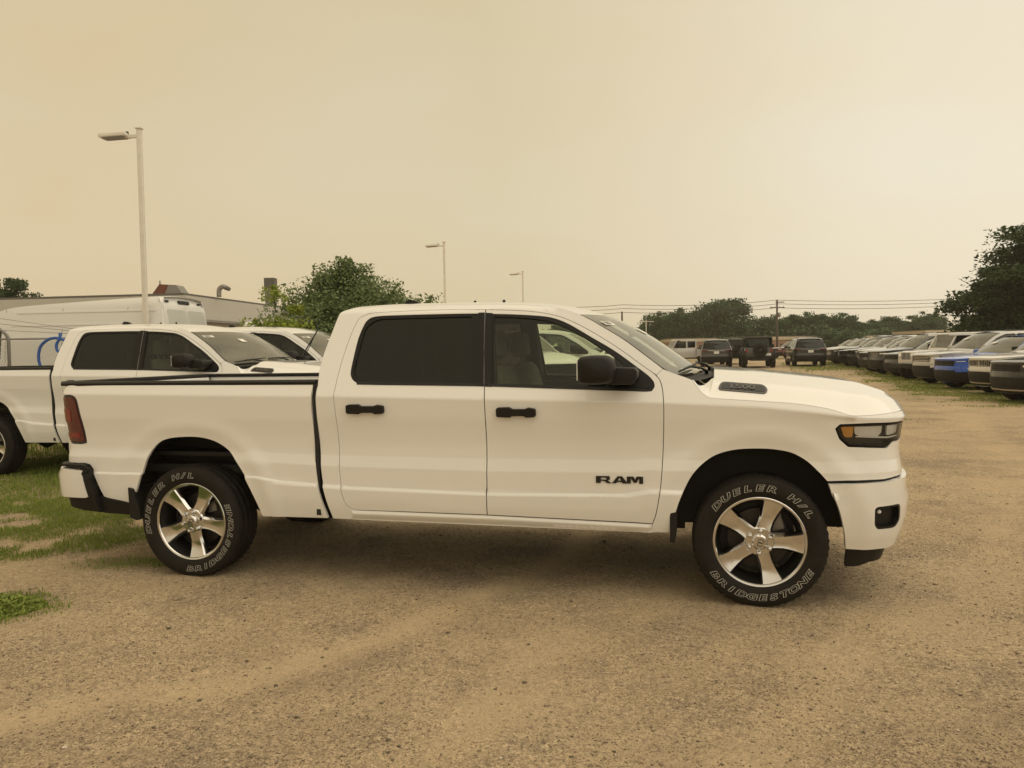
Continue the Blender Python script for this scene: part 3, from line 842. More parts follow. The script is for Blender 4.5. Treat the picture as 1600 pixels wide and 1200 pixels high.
            mb.build('badge_lettering', BADGE, fd)
        # tail lamp
        lp = [(uT, .945)] + [(q[0], q[1]) for q in light_in] + [(uT, 1.300)]
        tl = TS.panel('tail_light', lp, LAMPDARK, root, side=sd, gap=.004, off=-.004, rim=.03, res=.04)
        TS.panel('lens', inset_poly(lp, .020), REDL, tl, side=sd, off=.003, rim=.01, res=.04)
        TS.panel('lens_band', rounded([(uT + .01, .985), (-4.80, .985), (-4.805, 1.022), (uT + .01, 1.022)], .008), REDB, tl, side=sd, off=.006, rim=.004, res=.04)
        TS.panel('lens_band', rounded([(uT + .01, 1.10), (-4.86, 1.10), (-4.865, 1.20), (uT + .01, 1.20)], .02), REDB, tl, side=sd, off=.006, rim=.004, res=.04)
        # headlamp
        hl = TS.panel('headlight', head, LAMPDARK, root, side=sd, gap=.002, off=-.035, rim=.0, res=.04)
        TS.panel('lamp_surround', head, SATIN, hl, holes=[inset_poly(head, .010)], side=sd, gap=.0015, off=.0, rim=.045, res=.04)
        TS.panel('amber_marker', rounded([(.468, 1.092), (.545, 1.092), (.540, 1.030), (.490, 1.028)], [.012, .004, .004, .02], 3), AMBER, hl, side=sd, off=-.014, rim=.012, res=.03)
        TS.panel('reflector_bowl', rounded([(.552, 1.097), (.745, 1.097), (.745, 1.050), (.715, 1.026), (.60, 1.030), (.556, 1.046)], .010), REFLECTOR, hl, side=sd, off=-.020, rim=.012, res=.03)
        TS.panel('reflector_bowl', rounded([(.79, 1.098), (.96, 1.098), (.96, 1.040), (.80, 1.032)], .010), REFLECTOR, hl, side=sd, off=-.020, rim=.012, res=.03)
        TS.panel('light_blade', rounded([(.56, 1.030), (.80, 1.016), (.95, 1.020), (.95, 1.028), (.80, 1.026), (.56, 1.037)], .003), REFLECTOR, hl, side=sd, off=-.012, rim=.006, res=.03)
        TS.panel('upper_trim', rounded([(.455, 1.104), (.95, 1.105), (.95, 1.096), (.455, 1.094)], .004), BADGEGREY, hl, side=sd, off=-.006, rim=.02, res=.04)
        TS.panel('lens_cover', inset_poly(head, .006), G_LAMP, hl, side=sd, off=-.002, rim=0, res=.04)
        # vent badge goes on the bonnet, below
    # ---- bumpers (one piece each, spanning the nose and the tail)
    def wrap_panel(name, poly_fn, mat, parent, **kw):
        a = TS.panel(name, poly_fn, mat, parent, side=1, **kw); b = TS.panel(name, poly_fn, mat, parent, side=-1, **kw)
        # join the two halves into one mesh
        V1 = [v.co[:] for v in a.data.vertices]; V2 = [v.co[:] for v in b.data.vertices]
        F = [tuple(p.vertices) for p in a.data.polygons] + [tuple(i + len(V1) for i in p.vertices) for p in b.data.polygons]
        def vn(o):
            arr = np.zeros((len(o.data.vertices), 3))
            for lp_ in o.data.loops: arr[lp_.vertex_index] = o.data.corner_normals[lp_.index].vector
            return arr
        NN = np.vstack([vn(a), vn(b)])
        bpy.data.objects.remove(a); bpy.data.objects.remove(b)
        return mk(name, V1 + V2, F, mat, parent, True, NN)
    fog = rounded([(.645, .622), (.845, .630), (.868, .523), (.835, .484), (.68, .486), (.652, .515)], [.03, .03, .03, .04, .04, .03], 4)
    bump = crom([(.392, .756), (.407, .708), (.440, .63), (.464, .554), (.49, .45), (.505, .368)], 3) + [(.62, .362), (.808, .358), (umax, .36), (umax, .60), (umax, .772), (.845, .772), (.79, .766), (.744, .763), (.623, .761)]
    fb = wrap_panel('front_bumper', bump, WHITE, root, holes=[fog], off=.024, rim=.03, res=.04)
    for sd in (1, -1):
        fgp = TS.panel('fog_lamp', inset_poly(fog, -.004), PLASTIC, fb, side=sd, off=-.012, rim=.0, res=.04)
        TS.panel('fog_bezel', fog, SATIN, fb, holes=[inset_poly(fog, .014)], side=sd, off=.020, rim=.03, res=.04)
        q = TS.pos(np.array([.70]), np.array([.585]), 0.0)[0]
        mb = MB(); mb.lathe([(.0, .002), (.008, .001), (.012, .005), (.012, .02)], seg=16, c=(q[0], -sd * q[1], q[2]))
        mb.build('fog_bulb', REFLECTOR, fb, smooth=True)
    # bumper top ledge
    dk = wrap_panel('bumper_ledge', [(.392, .752), (.845, .758), (umax, .76), (umax, .80), (.845, .80), (.40, .79)], SEAL, root, off=-.012, rim=0, res=.06)
    wrap_panel('front_valance', [(.53, .372), (umax, .372), (umax, .25), (.74, .245), (.64, .225), (.53, .225)], PLASTIC, root, off=-.02, rim=.03, res=.06)
    # grille between the headlamps, with its bars
    gr = wrap_panel('grille', [(uN + .002, 1.168), (umax, 1.168), (umax, .79), (uN + .002, .79)], PLASTIC, root, off=-.02, rim=.02, res=.06)
    for k in range(5):
        z0 = .83 + k * .065
        wrap_panel('grille_bar', [(uN + .07, z0), (umax, z0), (umax, z0 + .022), (uN + .07, z0 + .022)], SATIN, gr, off=-.006, rim=.02, res=.08)
    # rear bumper
    rb = wrap_panel('rear_bumper', rounded([(-4.742, .752), (-4.698, .563), (-4.74, .560), (umin, .575), (umin, .765), (-4.95, .765)], [.012, .012, .02, 0, 0, .05], 4), WHITE, root, off=.055, rim=.05, res=.045)
    wrap_panel('bumper_trim', rounded([(-4.738, .795), (-4.692, .755), (-4.612, .450), (-4.66, .47), (-4.70, .575), (-4.745, .745), (-4.79, .778), (umin, .778), (umin, .797)], [.03, .02, .01, .01, 0, .02, .02, 0, 0], 4), PLASTIC, rb, off=.048, rim=.06, res=.045)
    wrap_panel('bumper_lower', [(-4.375, .508), (-4.59, .552), (-4.70, .560), (umin, .566), (umin, .48), (-4.95, .476), (-4.78, .448), (-4.60, .437), (-4.375, .425)], PLASTIC, rb, off=.012, rim=.04, res=.05)
    # ---- roof, windscreen, bonnet, back glass
    re = np.array(crom(roof_edge, 4)); E = TS.pos(re[:, 0], re[:, 1])
    span('roof', E, WHITE, root, bow=lambda s: (.13 * s ** 5 - .03 * (1 - s) ** 4, 0, .044 - .032 * s ** 6), n=20, power=2.0)
    pe = np.array(crom(pillar, 4)); E = TS.pos(pe[:, 0], pe[:, 1], -.014); E[:, 0] += .006
    E[-1] = (-.50, E[-1][1] + .0, 1.405)
    ws = span('windshield', E, G_WIND, root, bow=lambda s: (.13 + .05 * s, 0, .012), n=18, flip=(1, 0, .6))
    # window sticker in the upper corner of the screen
    def wsp(s, t, off=.006):
        i = s * (len(E) - 1); i0 = int(i); f = i - i0; e = E[i0] * (1 - f) + E[min(i0 + 1, len(E) - 1)] * f
        return (e[0] + (.13 + .05 * s) * (1 - t * t) + off, -e[1] * t, e[2] + .012 * (1 - t * t) + off * .6)
    mk('window_sticker', [wsp(.26, .93), wsp(.26, .74), wsp(.40, .74), wsp(.40, .93)], [(0, 1, 2, 3)], STICKER, root, False)
    b = MB()
    for k in range(4):
        s0 = .285 + k * .028; b.add([wsp(s0, .91, .008), wsp(s0, .77 + .04 * (k % 2), .008), wsp(s0 + .012, .77 + .04 * (k % 2), .008), wsp(s0 + .012, .91, .008)], [(0, 1, 2, 3)])
    b.build('sticker_print', INK, root.children[-1])
    mk('window_sticker', [wsp(.46, .30), wsp(.46, .16), wsp(.54, .14), wsp(.54, .28)], [(0, 1, 2, 3)], STICKER, root, False)
    # bonnet
    he = np.array([q for q in hseam]); u_h = np.r_[he[:, 0], np.linspace(.93, umax, 9)]; z_h = np.r_[he[:, 1], np.full(9, 1.178)]
    Eh = TS.pos(u_h, z_h)
    sx = [-.39, -.215, .1, .46, .635, .8, .89, .94, .965]; sz = [1.440, 1.433, 1.41, 1.37, 1.345, 1.288, 1.243, 1.205, 1.176]
    m = len(Eh); n = 36; V = []; F = []
    hx_, hz_ = Eh[:14 * 4, 0], Eh[:14 * 4, 2]
    k_ = np.argsort(hx_); hx_, hz_ = hx_[k_], hz_[k_]
    for i in range(m):
        for k in range(n + 1):
            # denser near the flanks
            t = math.sin((1 - 2 * k / n) * math.pi / 2)
            x, y, z = Eh[i]; yy = y * t
            xr = np.interp(i / (m - 1), [0, .12, 1], [.0, .0, 0])
            top = np.interp(x, sx, sz)
            # rear edge of the bonnet sweeps forward from the cowl; raised centre with shoulders, soft valley
            a = abs(yy)
            prof = np.interp(y - a, [0, .03, .09, .15, .19, .27, .33, .40, .60, 1.0], [0, .12, .38, .62, .68, .715, .90, .965, .985, 1.0])
            zz = z + (max(top, z) - z) * prof
            fx = (1 - abs(t) ** 5) * .185 * max(0, 1 - i / 14.0)
            if fx > .004:
                zs2 = np.interp(x + fx, hx_, hz_); zz = zs2 + (max(np.interp(x + fx, sx, sz), zs2) - zs2) * prof
                zz = zz * min(1, fx / .02) + (z + (max(top, z) - z) * prof) * (1 - min(1, fx / .02))
            V.append((x + fx, -yy, zz))
    for i in range(m - 1):
        for k in range(n):
            a = i * (n + 1) + k; F.append((a, a + 1, a + n + 2, a + n + 1))
    hood = mk('bonnet', V, F, WHITE, root, True)
    bm = bmesh.new(); bm.from_mesh(hood.data); bmesh.ops.remove_doubles(bm, verts=bm.verts[:], dist=1e-4); bmesh.ops.recalc_face_normals(bm, faces=bm.faces[:])
    if sum((f.normal.z * f.calc_area() for f in bm.faces)) < 0: bmesh.ops.reverse_faces(bm, faces=bm.faces[:])
    bm.to_mesh(hood.data); bm.free()
    hv = [Vector(v) for v in V]
    from mathutils.bvhtree import BVHTree
    bvh = BVHTree.FromPolygons(hv, F)
    def on_hood(x, yr, off, sd):
        h = bvh.ray_cast(Vector((x, -sd * yr, 2.2)), Vector((0, 0, -1)))
        nn = h[1] if h[1].z > 0 else -h[1]
        return h[0] + nn * off
    for sd in (1, -1):
        # vent badge: dark lozenge set in the shoulder slope, carrying the digits
        def lay(x, w_, off):          # w_: metres up the slope
            return on_hood(x, .930 - w_, off, sd)
        x0, x1 = -.245, .045
        pl = rounded([(x0, .010), (x1 - .006, 0.0), (x1 + .012, .036), (x1 - .010, .076), (x0 + .030, .084)], [.030, .026, .022, .024, .030], 5)
        def plaque(poly, off, mat, name, par):
            P = [lay(x, w_, off) for x, w_ in poly]; Q = [lay(x, w_, off - .02) for x, w_ in poly]
            n_ = len(P); mb = MB(); mb.add(P + Q, [tuple(range(n_))] + [(i, (i + 1) % n_, n_ + (i + 1) % n_, n_ + i) for i in range(n_)])
            return mb.build(name, mat, par)
        vb = plaque(pl, .005, BADGEGREY, 'vent_badge', hood)
        pl2 = inset_poly(pl, .013)
        plaque(pl2, .0065, BADGE, 'badge_recess', vb)
        Vt, Ft = text_mesh('1500', .046, extrude=.002, bold=.002)
        Vt = Vt * np.array([1.75, 1, 1])
        P = [lay(-.098 + (x * sd), .042 + y * 1.05, .0085 + z * .6) for x, y, z in Vt]
        mb = MB(); mb.add(P, Ft); mb.build('badge_digits', BADGEGREY, vb)
    # cowl and wipers
    b = MB(); cw = []
    for k in range(13):
        t = 1 - k / 6
        cw.append((-.50 + (1 - t * t) * .18 - .02, -.93 * t, 1.385 + .02 * (1 - t * t)))
    for k in range(13):
        t = 1 - k / 6
        cw.append((-.40 + (1 - t * t) * .19 + .04, -.90 * t, 1.372 + .03 * (1 - t * t)))
    b.add(cw, [(k, k + 1, 14 + k, 13 + k) for k in range(12)])
    b.build('cowl_panel', PLASTIC, root, smooth=True)
    for pb, pt, b0, b1 in (((-.30, -.42, 1.42), (-.40, -.62, 1.452), (-.475, -.84, 1.428), (-.365, -.30, 1.470)), ((-.27, .18, 1.43), (-.36, -.02, 1.470), (-.375, -.20, 1.462), (-.365, .42, 1.470))):
        b = MB(); pb, pt, b0, b1 = Vector(pb), Vector(pt), Vector(b0), Vector(b1)
        b.tube([pb + Vector((0, 0, -.05)), pb, pb.lerp(pt, .5) + Vector((.015, 0, .006)), pt], [.014, .012, .009, .006], 6)
        b.tube([b0, b0.lerp(b1, .5) + Vector((.012, 0, .004)), b1], [.006, .010, .006], 6)
        b.build('wiper', SATIN, root, smooth=True)
    # back of the cab with its window
    be = np.array(cpil[20:]); Eb = TS.pos(be[:, 0], be[:, 1])
    span('cab_back', [tuple(q) for q in Eb[::-1]] + [(-2.86, .95, 1.0), (-2.86, .95, .6)], WHITE, root, bow=(-.03, 0, .0), n=14, flip=(-1, 0, 0))
    q1 = TS.pos(np.array([-2.85, -2.88]), np.array([1.80, 1.48]))
    mk('back_window', [(-2.885, -.62, 1.79), (-2.885, .62, 1.79), (-2.93, .72, 1.47), (-2.93, -.72, 1.47)], [(0, 1, 2, 3)], G_DARK, root, False)
    # ---- bed
    b = MB()
    b.box((-3.93, 0, .86), (2.02, 1.66, .03))                         # floor
    b.build('bed_floor', PLASTIC, root)
    for sd in (1, -1):
        b = MB(); b.prism([(-4.94, .86), (-4.53, .86), (-4.53, 1.085), (-3.27, 1.085), (-3.27, .86), (-2.93, .86), (-2.93, 1.368), (-4.94, 1.368)], 'y', -sd * .895, -sd * .905)
        b.build('bed_inner_wall', WHITE if sd < 0 else WHITE, root)
        yy0, yy1 = -sd * .585, -sd * .90
        b = MB(); b.add([(-4.53, yy0, .86), (-3.27, yy0, .86), (-3.27, yy0, 1.085), (-4.53, yy0, 1.085), (-4.53, yy1, .86), (-3.27, yy1, .86), (-3.27, yy1, 1.085), (-4.53, yy1, 1.085)], [(0, 1, 2, 3), (3, 2, 6, 7), (0, 3, 7, 4), (1, 5, 6, 2)]); b.build('wheel_tub', WHITE, root)
        # dark rail cap on top of the bed side
        P = []
        xs_ = [-4.985, -4.93, -4.80, -3.9, -2.96, -2.905]
        for x in xs_:
            yo_ = .975 if x > -4.9 else (.955 if x > -4.96 else .93)
            P.append((x, yo_))
        V = []; F = []
        for x, yo_ in P:
            for yy, zz in ((yo_, 1.366), (yo_ + .004, 1.384), (yo_ - .012, 1.397), (.90, 1.399), (.885, 1.388), (.888, 1.366)): V.append((x, -sd * yy, zz))
        for i in range(len(P) - 1):
            for k in range(6): F.append((i * 6 + k, i * 6 + (k + 1) % 6, (i + 1) * 6 + (k + 1) % 6, (i + 1) * 6 + k))
        F.append(tuple(range(6))); F.append(tuple(len(V) - 6 + k for k in range(6)))
        mb = MB(); mb.add(V, F); mb.build('bed_rail_cap', PLASTIC, root, angle=R(40))
        b = MB(); b.box((-2.899, -sd * .955, .92), (.03, .05, .90)); b.build('bed_gap_seal', SEAL, root)
        for xx in (-4.45, -3.4):
            b = MB(); b.tube([(xx, -sd * .88, 1.30), (xx, -sd * .85, 1.30)], .02, 8); b.build('tie_down', STEEL, root)
    b = MB(); b.box((-2.925, 0, 1.11), (.03, 1.80, .52)); b.build('bed_front_wall', WHITE, root)
    tg = MB().box((-4.968, 0, 1.085), (.075, 1.72, .565), bev=.015).build('tailgate', WHITE, root, angle=R(40))
    b = MB(); b.box((-4.975, 0, 1.383), (.085, 1.80, .034), bev=.012); b.build('tailgate_cap', PLASTIC, tg, angle=R(40))
    b = MB(); b.box((-5.012, 0, 1.22), (.02, .30, .09), bev=.01); b.build('tailgate_handle', PLASTIC, tg)
    # ---- mirrors
    for sd in (1, -1):
        sec = [(-1.074, 1.503), (-1.054, 1.532), (-.986, 1.541), (-.889, 1.540), (-.851, 1.512), (-.835, 1.44), (-.86, 1.375), (-.95, 1.362), (-1.05, 1.368), (-1.07, 1.386)]
        bm = bmesh.new(); rings = []
        for yy, k in ((1.085, .80), (1.10, .93), (1.14, 1.0), (1.20, .99), (1.245, .90), (1.265, .74)):
            cx, cz = -.955, 1.455
            rings.append([bm.verts.new((cx + (x - cx) * k, -sd * yy, cz + (z - cz) * k)) for x, z in rounded(sec, .03, 3)])
        L = len(rings[0])
        for a, c in zip(rings[:-1], rings[1:]):
            for i in range(L): bm.faces.new((a[i], a[(i + 1) % L], c[(i + 1) % L], c[i]))
        bm.faces.new(rings[0]); bm.faces.new(rings[-1][::-1])
        bmesh.ops.recalc_face_normals(bm, faces=bm.faces[:])
        me = bpy.data.meshes.new('side_mirror'); bm.to_mesh(me); bm.free(); me.materials.append(PLASTIC)
        me.polygons.foreach_set('use_smooth', [True] * len(me.polygons))
        mo = bpy.data.objects.new('side_mirror', me); COL.objects.link(mo); mo.parent = root
        b = MB()
        arm = [(-.90, 1.466), (-.73, 1.460), (-.715, 1.44), (-.714, 1.403), (-.75, 1.36), (-.90, 1.364)]
        b.prism([(x, z) for x, z in arm], 'y', -sd * .93, -sd * 1.17, bev=.012)
        b.build('mirror_arm', PLASTIC, mo, angle=R(45))
        b = MB(); b.box((-1.066, -sd * 1.175, 1.452), (.006, .13, .12), bev=.002); b.build('mirror_glass', REFLECTOR, mo)
    # ---- antenna fin
    b = MB(); b.prism([(-2.60, 1.935), (-2.60, 1.965), (-2.57, 1.992), (-2.52, 1.985), (-2.44, 1.945), (-2.40, 1.935)], 'y', -.028, .028, bev=.008)
    b.build('roof_fin', SATIN, root, angle=R(40))
    for xx in (-2.03, -1.80):
        b = MB(); b.lathe([(.012, 0), (.012, .022), (.006, .030), (0, .031)], seg=8, axis='z', c=(xx, 0, 1.938)); b.build('roof_sensor', SEAL, root)
    # ---- cabin
    b = MB(); b.box((-1.7, 0, .62), (2.2, 1.76, .05)); b.build('cabin_floor', CABIN, root)
    b = MB(); b.box((-2.02, 0, 1.872), (1.25, 1.28, .012)); b.build('headlining', HEADLINER, root)
    b = MB(); b.prism([(-.50, 1.36), (-.62, 1.40), (-.86, 1.375), (-.95, 1.28), (-.92, 1.0), (-.50, .95)], 'y', -.86, .86, bev=.03); b.build('dashboard', CABIN, root, angle=R(40))
    b = MB(); b.lathe([(.175, -.015), (.192, 0), (.175, .015), (.160, 0)], seg=24, axis='x', c=(0, 0, 0), closed=True)
    sw = b.build('steering_wheel', CABIN, root, smooth=True); sw.location = (-1.06, .42, 1.24); sw.rotation_euler = (0, R(24), 0)
    for yy in (-.42, .42):
        b = MB()
        b.prism([(x_ + .36, z_) for x_, z_ in [(-1.92, .70), (-1.32, .70), (-1.30, .86), (-1.34, .92), (-1.80, .88), (-1.90, 1.0), (-2.02, 1.42), (-2.06, 1.48), (-2.12, 1.48), (-2.15, 1.42)]], 'y', yy - .26, yy + .26, bev=.045)
        st = b.build('seat', SEATCLOTH, root, angle=R(50))
        b = MB(); b.box((-1.765, yy, 1.625), (.11, .28, .20), bev=.04, ry=-.12); b.tube([(-1.74, yy - .06, 1.44), (-1.76, yy - .06, 1.56)], .008); b.tube([(-1.74, yy + .06, 1.44), (-1.76, yy + .06, 1.56)], .008)
        b.build('headrest', SEATCLOTH, st, angle=R(50))
    b = MB(); b.prism([(-2.78, .70), (-2.15, .70), (-2.15, .90), (-2.60, .90), (-2.74, 1.42), (-2.82, 1.42)], 'y', -.78, .78, bev=.04); b.build('rear_bench', SEATCLOTH, root, angle=R(50))
    for yy in (-.45, .45):
        b = MB(); b.box((-2.79, yy, 1.52), (.09, .26, .16), bev=.03); b.build('headrest', SEATCLOTH, root, angle=R(50))
    for sd in (1, -1):      # inner B pillars and door cards
        b = MB(); b.prism([(-1.80, .65), (-1.62, .65), (-1.66, 1.35), (-1.70, 1.86), (-1.82, 1.86), (-1.80, 1.35)], 'y', -sd * .76, -sd * .80); 
        Vp = np.array(b.V); sh = np.interp(Vp[:, 2], [1.30, 1.86], [.14, -.06]); Vp[:, 1] += -sd * sh; b.V = [tuple(v) for v in Vp]
        b.build('pillar_trim', CABIN, root)
        b = MB(); b.box((-1.7, -sd * .90, .98), (2.1, .05, .66), bev=.015); b.build('door_card', CABIN, root)
    b = MB(); b.box((-.83, 0, 1.70), (.03, .24, .07), bev=.012); b.build('rear_view_mirror', SATIN, root)
    # ---- underbody, arches and running gear
    b = MB()
    for sd in (1, -1):
        b.box((-2.0, sd * .46, .50), (5.6, .10, .16))
    for xx in (.55, -.55, -1.5, -2.4, -3.2, -4.5): b.box((xx, 0, .52), (.10, .92, .10))
    b.box((-2.0, 0, .50), (2.2, 1.66, .06)); b.box((-.1, 0, .62), (1.5, .9, .40)); b.box((-1.9, .30, .46), (1.2, .42, .22), bev=.04); b.box((-3.9, 0, .74), (2.0, 1.5, .06)); b.box((-1.75, 0, .455), (2.1, 1.78, .05)); b.box((-1.2, 0, .38), (1.5, .60, .14)); b.box((-2.6, .1, .39), (.9, .5, .14))  # wide floor plate and lowest boxes added to block light under the truck
    b.build('chassis_frame', UNDER, root)
    b = MB(); b.tube([(-3.898, -.80, .39), (-3.898, .80, .39)], .045, 10); b.lathe([(0, -.14), (.10, -.11), (.15, 0), (.10, .11), (0, .14)], seg=16, axis='x', c=(-3.898, .05, .40)); b.tube([(-3.75, .05, .42), (-1.6, .0, .50)], .045, 8)
    b.build('rear_axle', UNDER, root, smooth=True)
    b = MB(); b.tube([(0, -.80, .39), (0, .80, .39)], .04, 8); b.box((0, 0, .42), (.4, .7, .14)); b.build('front_axle', UNDER, root)
    b = MB(); b.tube([(-1.0, -.35, .42), (-3.0, -.35, .40), (-3.4, -.42, .50), (-4.3, -.60, .52), (-4.85, -.62, .46)], .035, 10); b.box((-2.6, -.35, .41), (.7, .24, .16), bev=.05)
    b.build('exhaust', STEEL, root)
    sp = MB().lathe([(.20, -.09), (.38, -.10), (.40, 0), (.38, .10), (.20, .09)], seg=28, axis='z', c=(-4.40, 0, .60)).build('spare_tyre', TYRE, root, smooth=True)
    for sd in (1, -1):
        for cx, zc_ in ((0, .43), (-3.898, .44)):
            lr = .60 if cx < -1 else .57
            arc = [(cx + lr * math.cos(a), zc_ + lr * math.sin(a)) for a in np.linspace(-.02, math.pi + .02, 21)]
            V = []; F = []
            for x, z in arc:
                V += [(x, -sd * (.935 if cx < -1 else .925), z), (x, -sd * .60, z + .0)]
            F = [(2 * i, 2 * i + 1, 2 * i + 3, 2 * i + 2) for i in range(20)]
            b0 = len(V); V += [(x, -sd * .60, z) for x, z in arc]; F.append(tuple(range(b0, len(V))))
            mk('wheel_arch_liner', V, F, UNDER, root)
        b = MB(); b.prism([(-4.385, .63), (-4.345, .62), (-4.30, .50), (-4.285, .40), (-4.32, .392), (-4.375, .41)], 'y', -sd * .72, -sd * 1.005, bev=.006); b.build('mud_flap', PLASTIC, root)
        b = MB(); b.prism([(-.535, .60), (-.492, .64), (-.492, .45), (-.505, .37), (-.535, .37)], 'y', -sd * .72, -sd * .985, bev=.006); b.build('mud_flap', PLASTIC, root)
    ph = {(0, 1): R(71), (0, -1): R(30), (1, 1): R(62), (1, -1): R(10)}
    for i, x in enumerate((0.0, -3.898)):
        for sd in (1, -1):
            add_wheel(root, x, .858, .390, sd, ph[(i, sd)], letters=(None if sd < 0 else (0.0, -R(52))[i]))
    return root

TRUCK = make_pickup()
TRUCK.location = (1.70415, 5.73152, 0); TRUCK.rotation_euler = (0, 0, -0.22355)
tag(TRUCK, 'white four-door pickup truck parked broadside in the foreground, RAM on its door', 'pickup truck', 'white pickup trucks')

# ------------------------------------------------------------------ ground
def gz(y): return np.interp(y, [6.5, 10, 20, 50, 80], [0, .06, .15, .35, .40])
def hash2(ix, iy, seed):
    h = (ix.astype(np.int64) * 374761393 + iy.astype(np.int64) * 668265263 + seed * 974711) & 0xffffffff
    h = ((h ^ (h >> 13)) * 1274126177) & 0xffffffff
    return ((h ^ (h >> 16)) & 0xffff) / 65535.0
def vnoise(x, y, s, seed=0):
    x = x / s; y = y / s; ix = np.floor(x); iy = np.floor(y); fx = x - ix; fy = y - iy
    fx = fx * fx * (3 - 2 * fx); fy = fy * fy * (3 - 2 * fy)
    a = hash2(ix, iy, seed); b = hash2(ix + 1, iy, seed); c = hash2(ix, iy + 1, seed); d = hash2(ix + 1, iy + 1, seed)
    return (a * (1 - fx) + b * fx) * (1 - fy) + (c * (1 - fx) + d * fx) * fy
def fbm(x, y, s, n=4, seed=0):
    t = 0; a = 1; tot = 0
    for i in range(n):
        t = t + a * vnoise(x, y, s / 2 ** i, seed + i * 17); tot += a; a *= .5
    return t / tot
def path_dist(pts, x, y):
    best = np.full(x.shape, 1e9)
    P = np.array(crom(pts, 5))
    for a, b in zip(P[:-1], P[1:]):
        ab = b - a; L = ab @ ab
        t = np.clip(((x - a[0]) * ab[0] + (y - a[1]) * ab[1]) / L, 0, 1)
        best = np.minimum(best, np.hypot(x - a[0] - t * ab[0], y - a[1] - t * ab[1]))
    return best
TRACKS = [([(-3.6, 2.4), (-2.25, 3.4), (-1.44, 3.84), (-.87, 4.32), (-.42, 4.84), (.3, 5.9), (.9, 7.5)], .20, 1.0),
          ([(-1.6, 2.2), (-.43, 3.06), (.05, 3.9), (.5, 4.44), (1.0, 4.95), (1.9, 6.4)], .26, .75),
          ([(.2, 2.2), (1.0, 3.1), (1.7, 3.9), (2.4, 4.6), (3.6, 5.8), (5.5, 9.0)], .34, .65),
          ([(2.0, 2.4), (2.9, 3.5), (3.8, 4.9), (5.2, 7.5), (7.5, 12.5), (11, 20)], .40, .75)]
def sand_mask(x, y):
    wx = x + (fbm(x, y, .9, 3, 5) - .5) * .30; wy = y + (fbm(x, y, .9, 3, 9) - .5) * .30
    m = np.zeros(x.shape)
    for pts, w, amp in TRACKS:
        d = path_dist(pts, wx, wy)
        m = np.maximum(m, amp * np.exp(-(d / w) ** 2) * (.66 + .5 * (vnoise(d, d * 0 + w * 40, .035, 6) - .3) * sstep(.35, .7, fbm(x, y, .8, 2, 66))))
    return np.clip(m * (.25 + 1.1 * fbm(x, y, .45, 4, 31)), 0, 1)
def grass_mask(x, y):
    """where weeds have taken the lot"""
    n = fbm(x, y, 1.1, 4, 77); n2 = fbm(x, y, .35, 3, 55)
    m = np.zeros(x.shape)
    # verge by the tail of the truck, widening to the row of trucks behind
    edge = np.interp(y, [5.5, 6.2, 7.0, 8.0, 10.5, 16, 30], [-4.6, -3.75, -3.25, -3.2, -1.0, 2.0, 5.0])
    m = np.maximum(m, sstep(-.25, .35, edge - x + (n - .5) * 2.0) * sstep(5.55, 6.5, y + (n - .5) * 1.2) * (1 - sstep(16, 22, y)) * .82)
    m = np.maximum(m, np.exp(-(((x + 3.33) / .42) ** 2 + ((y - 4.92) / .30) ** 2) * 1.0) * 1.3)
    m = np.maximum(m, .8 * np.exp(-(((x + 2.9) / .6) ** 2 + ((y - 6.0) / .22) ** 2)))
    # strips before the row of parked cars on the right
    rx = x - np.interp(y, [15, 19, 55, 70], [10.6, 11.6, 22.0, 26])     # distance from the row of noses
    m = np.maximum(m, .80 * sstep(-1.7, -.3, rx + (n - .5) * 4.2) * (1 - sstep(1.5, 5.5, rx)) * sstep(16.5, 18.5, y))
    m = np.maximum(m, .75 * np.exp(-((rx + 3.0 + (n2 - .5) * 2) / .7) ** 2) * sstep(13, 16, y) * (n > .45))
    m = np.maximum(m, .9 * sstep(36, 42, y + (n - .5) * 6) * (1 - sstep(46, 50, y)) * sstep(-4.5, -2, rx))
    m = np.maximum(m, .8 * sstep(60, 75, y))
    return np.clip(m * sstep(.28, .56, n * .6 + n2 * .5), 0, 1)
def graded(a, b, step, far, grow=1.16):
    v = list(np.arange(a, b + step / 2, step)); s = step; x = v[-1]
    while x < far[1]:
        s *= grow; x += s; v.append(x)
    s = step; x = v[0]; w = []
    while x > far[0]:
        s *= grow; x -= s; w.append(x)
    return np.array(w[::-1] + v)
gx = graded(-4.6, 5.2, .033, (-620, 620)); gy = graded(2.0, 7.4, .033, (-620, 620))
GX, GY = np.meshgrid(gx, gy)
near = np.exp(-np.clip(np.hypot(GX, GY - 4) - 5, 0, None) / 6)
SAND = sand_mask(GX, GY) * (np.hypot(GX, GY) < 40)
GRS = grass_mask(GX, GY)
ROUGHG = fbm(GX, GY, .8, 4, 91)
def micro(x, y):
    return (fbm(x, y, .11, 3, 3) - .5) * .020 + (fbm(x, y, .9, 3, 8) - .5) * .035
GZ = gz(GY) + near * micro(GX, GY) * (1 - .55 * SAND) - near * .016 * SAND + near * .012 * GRS
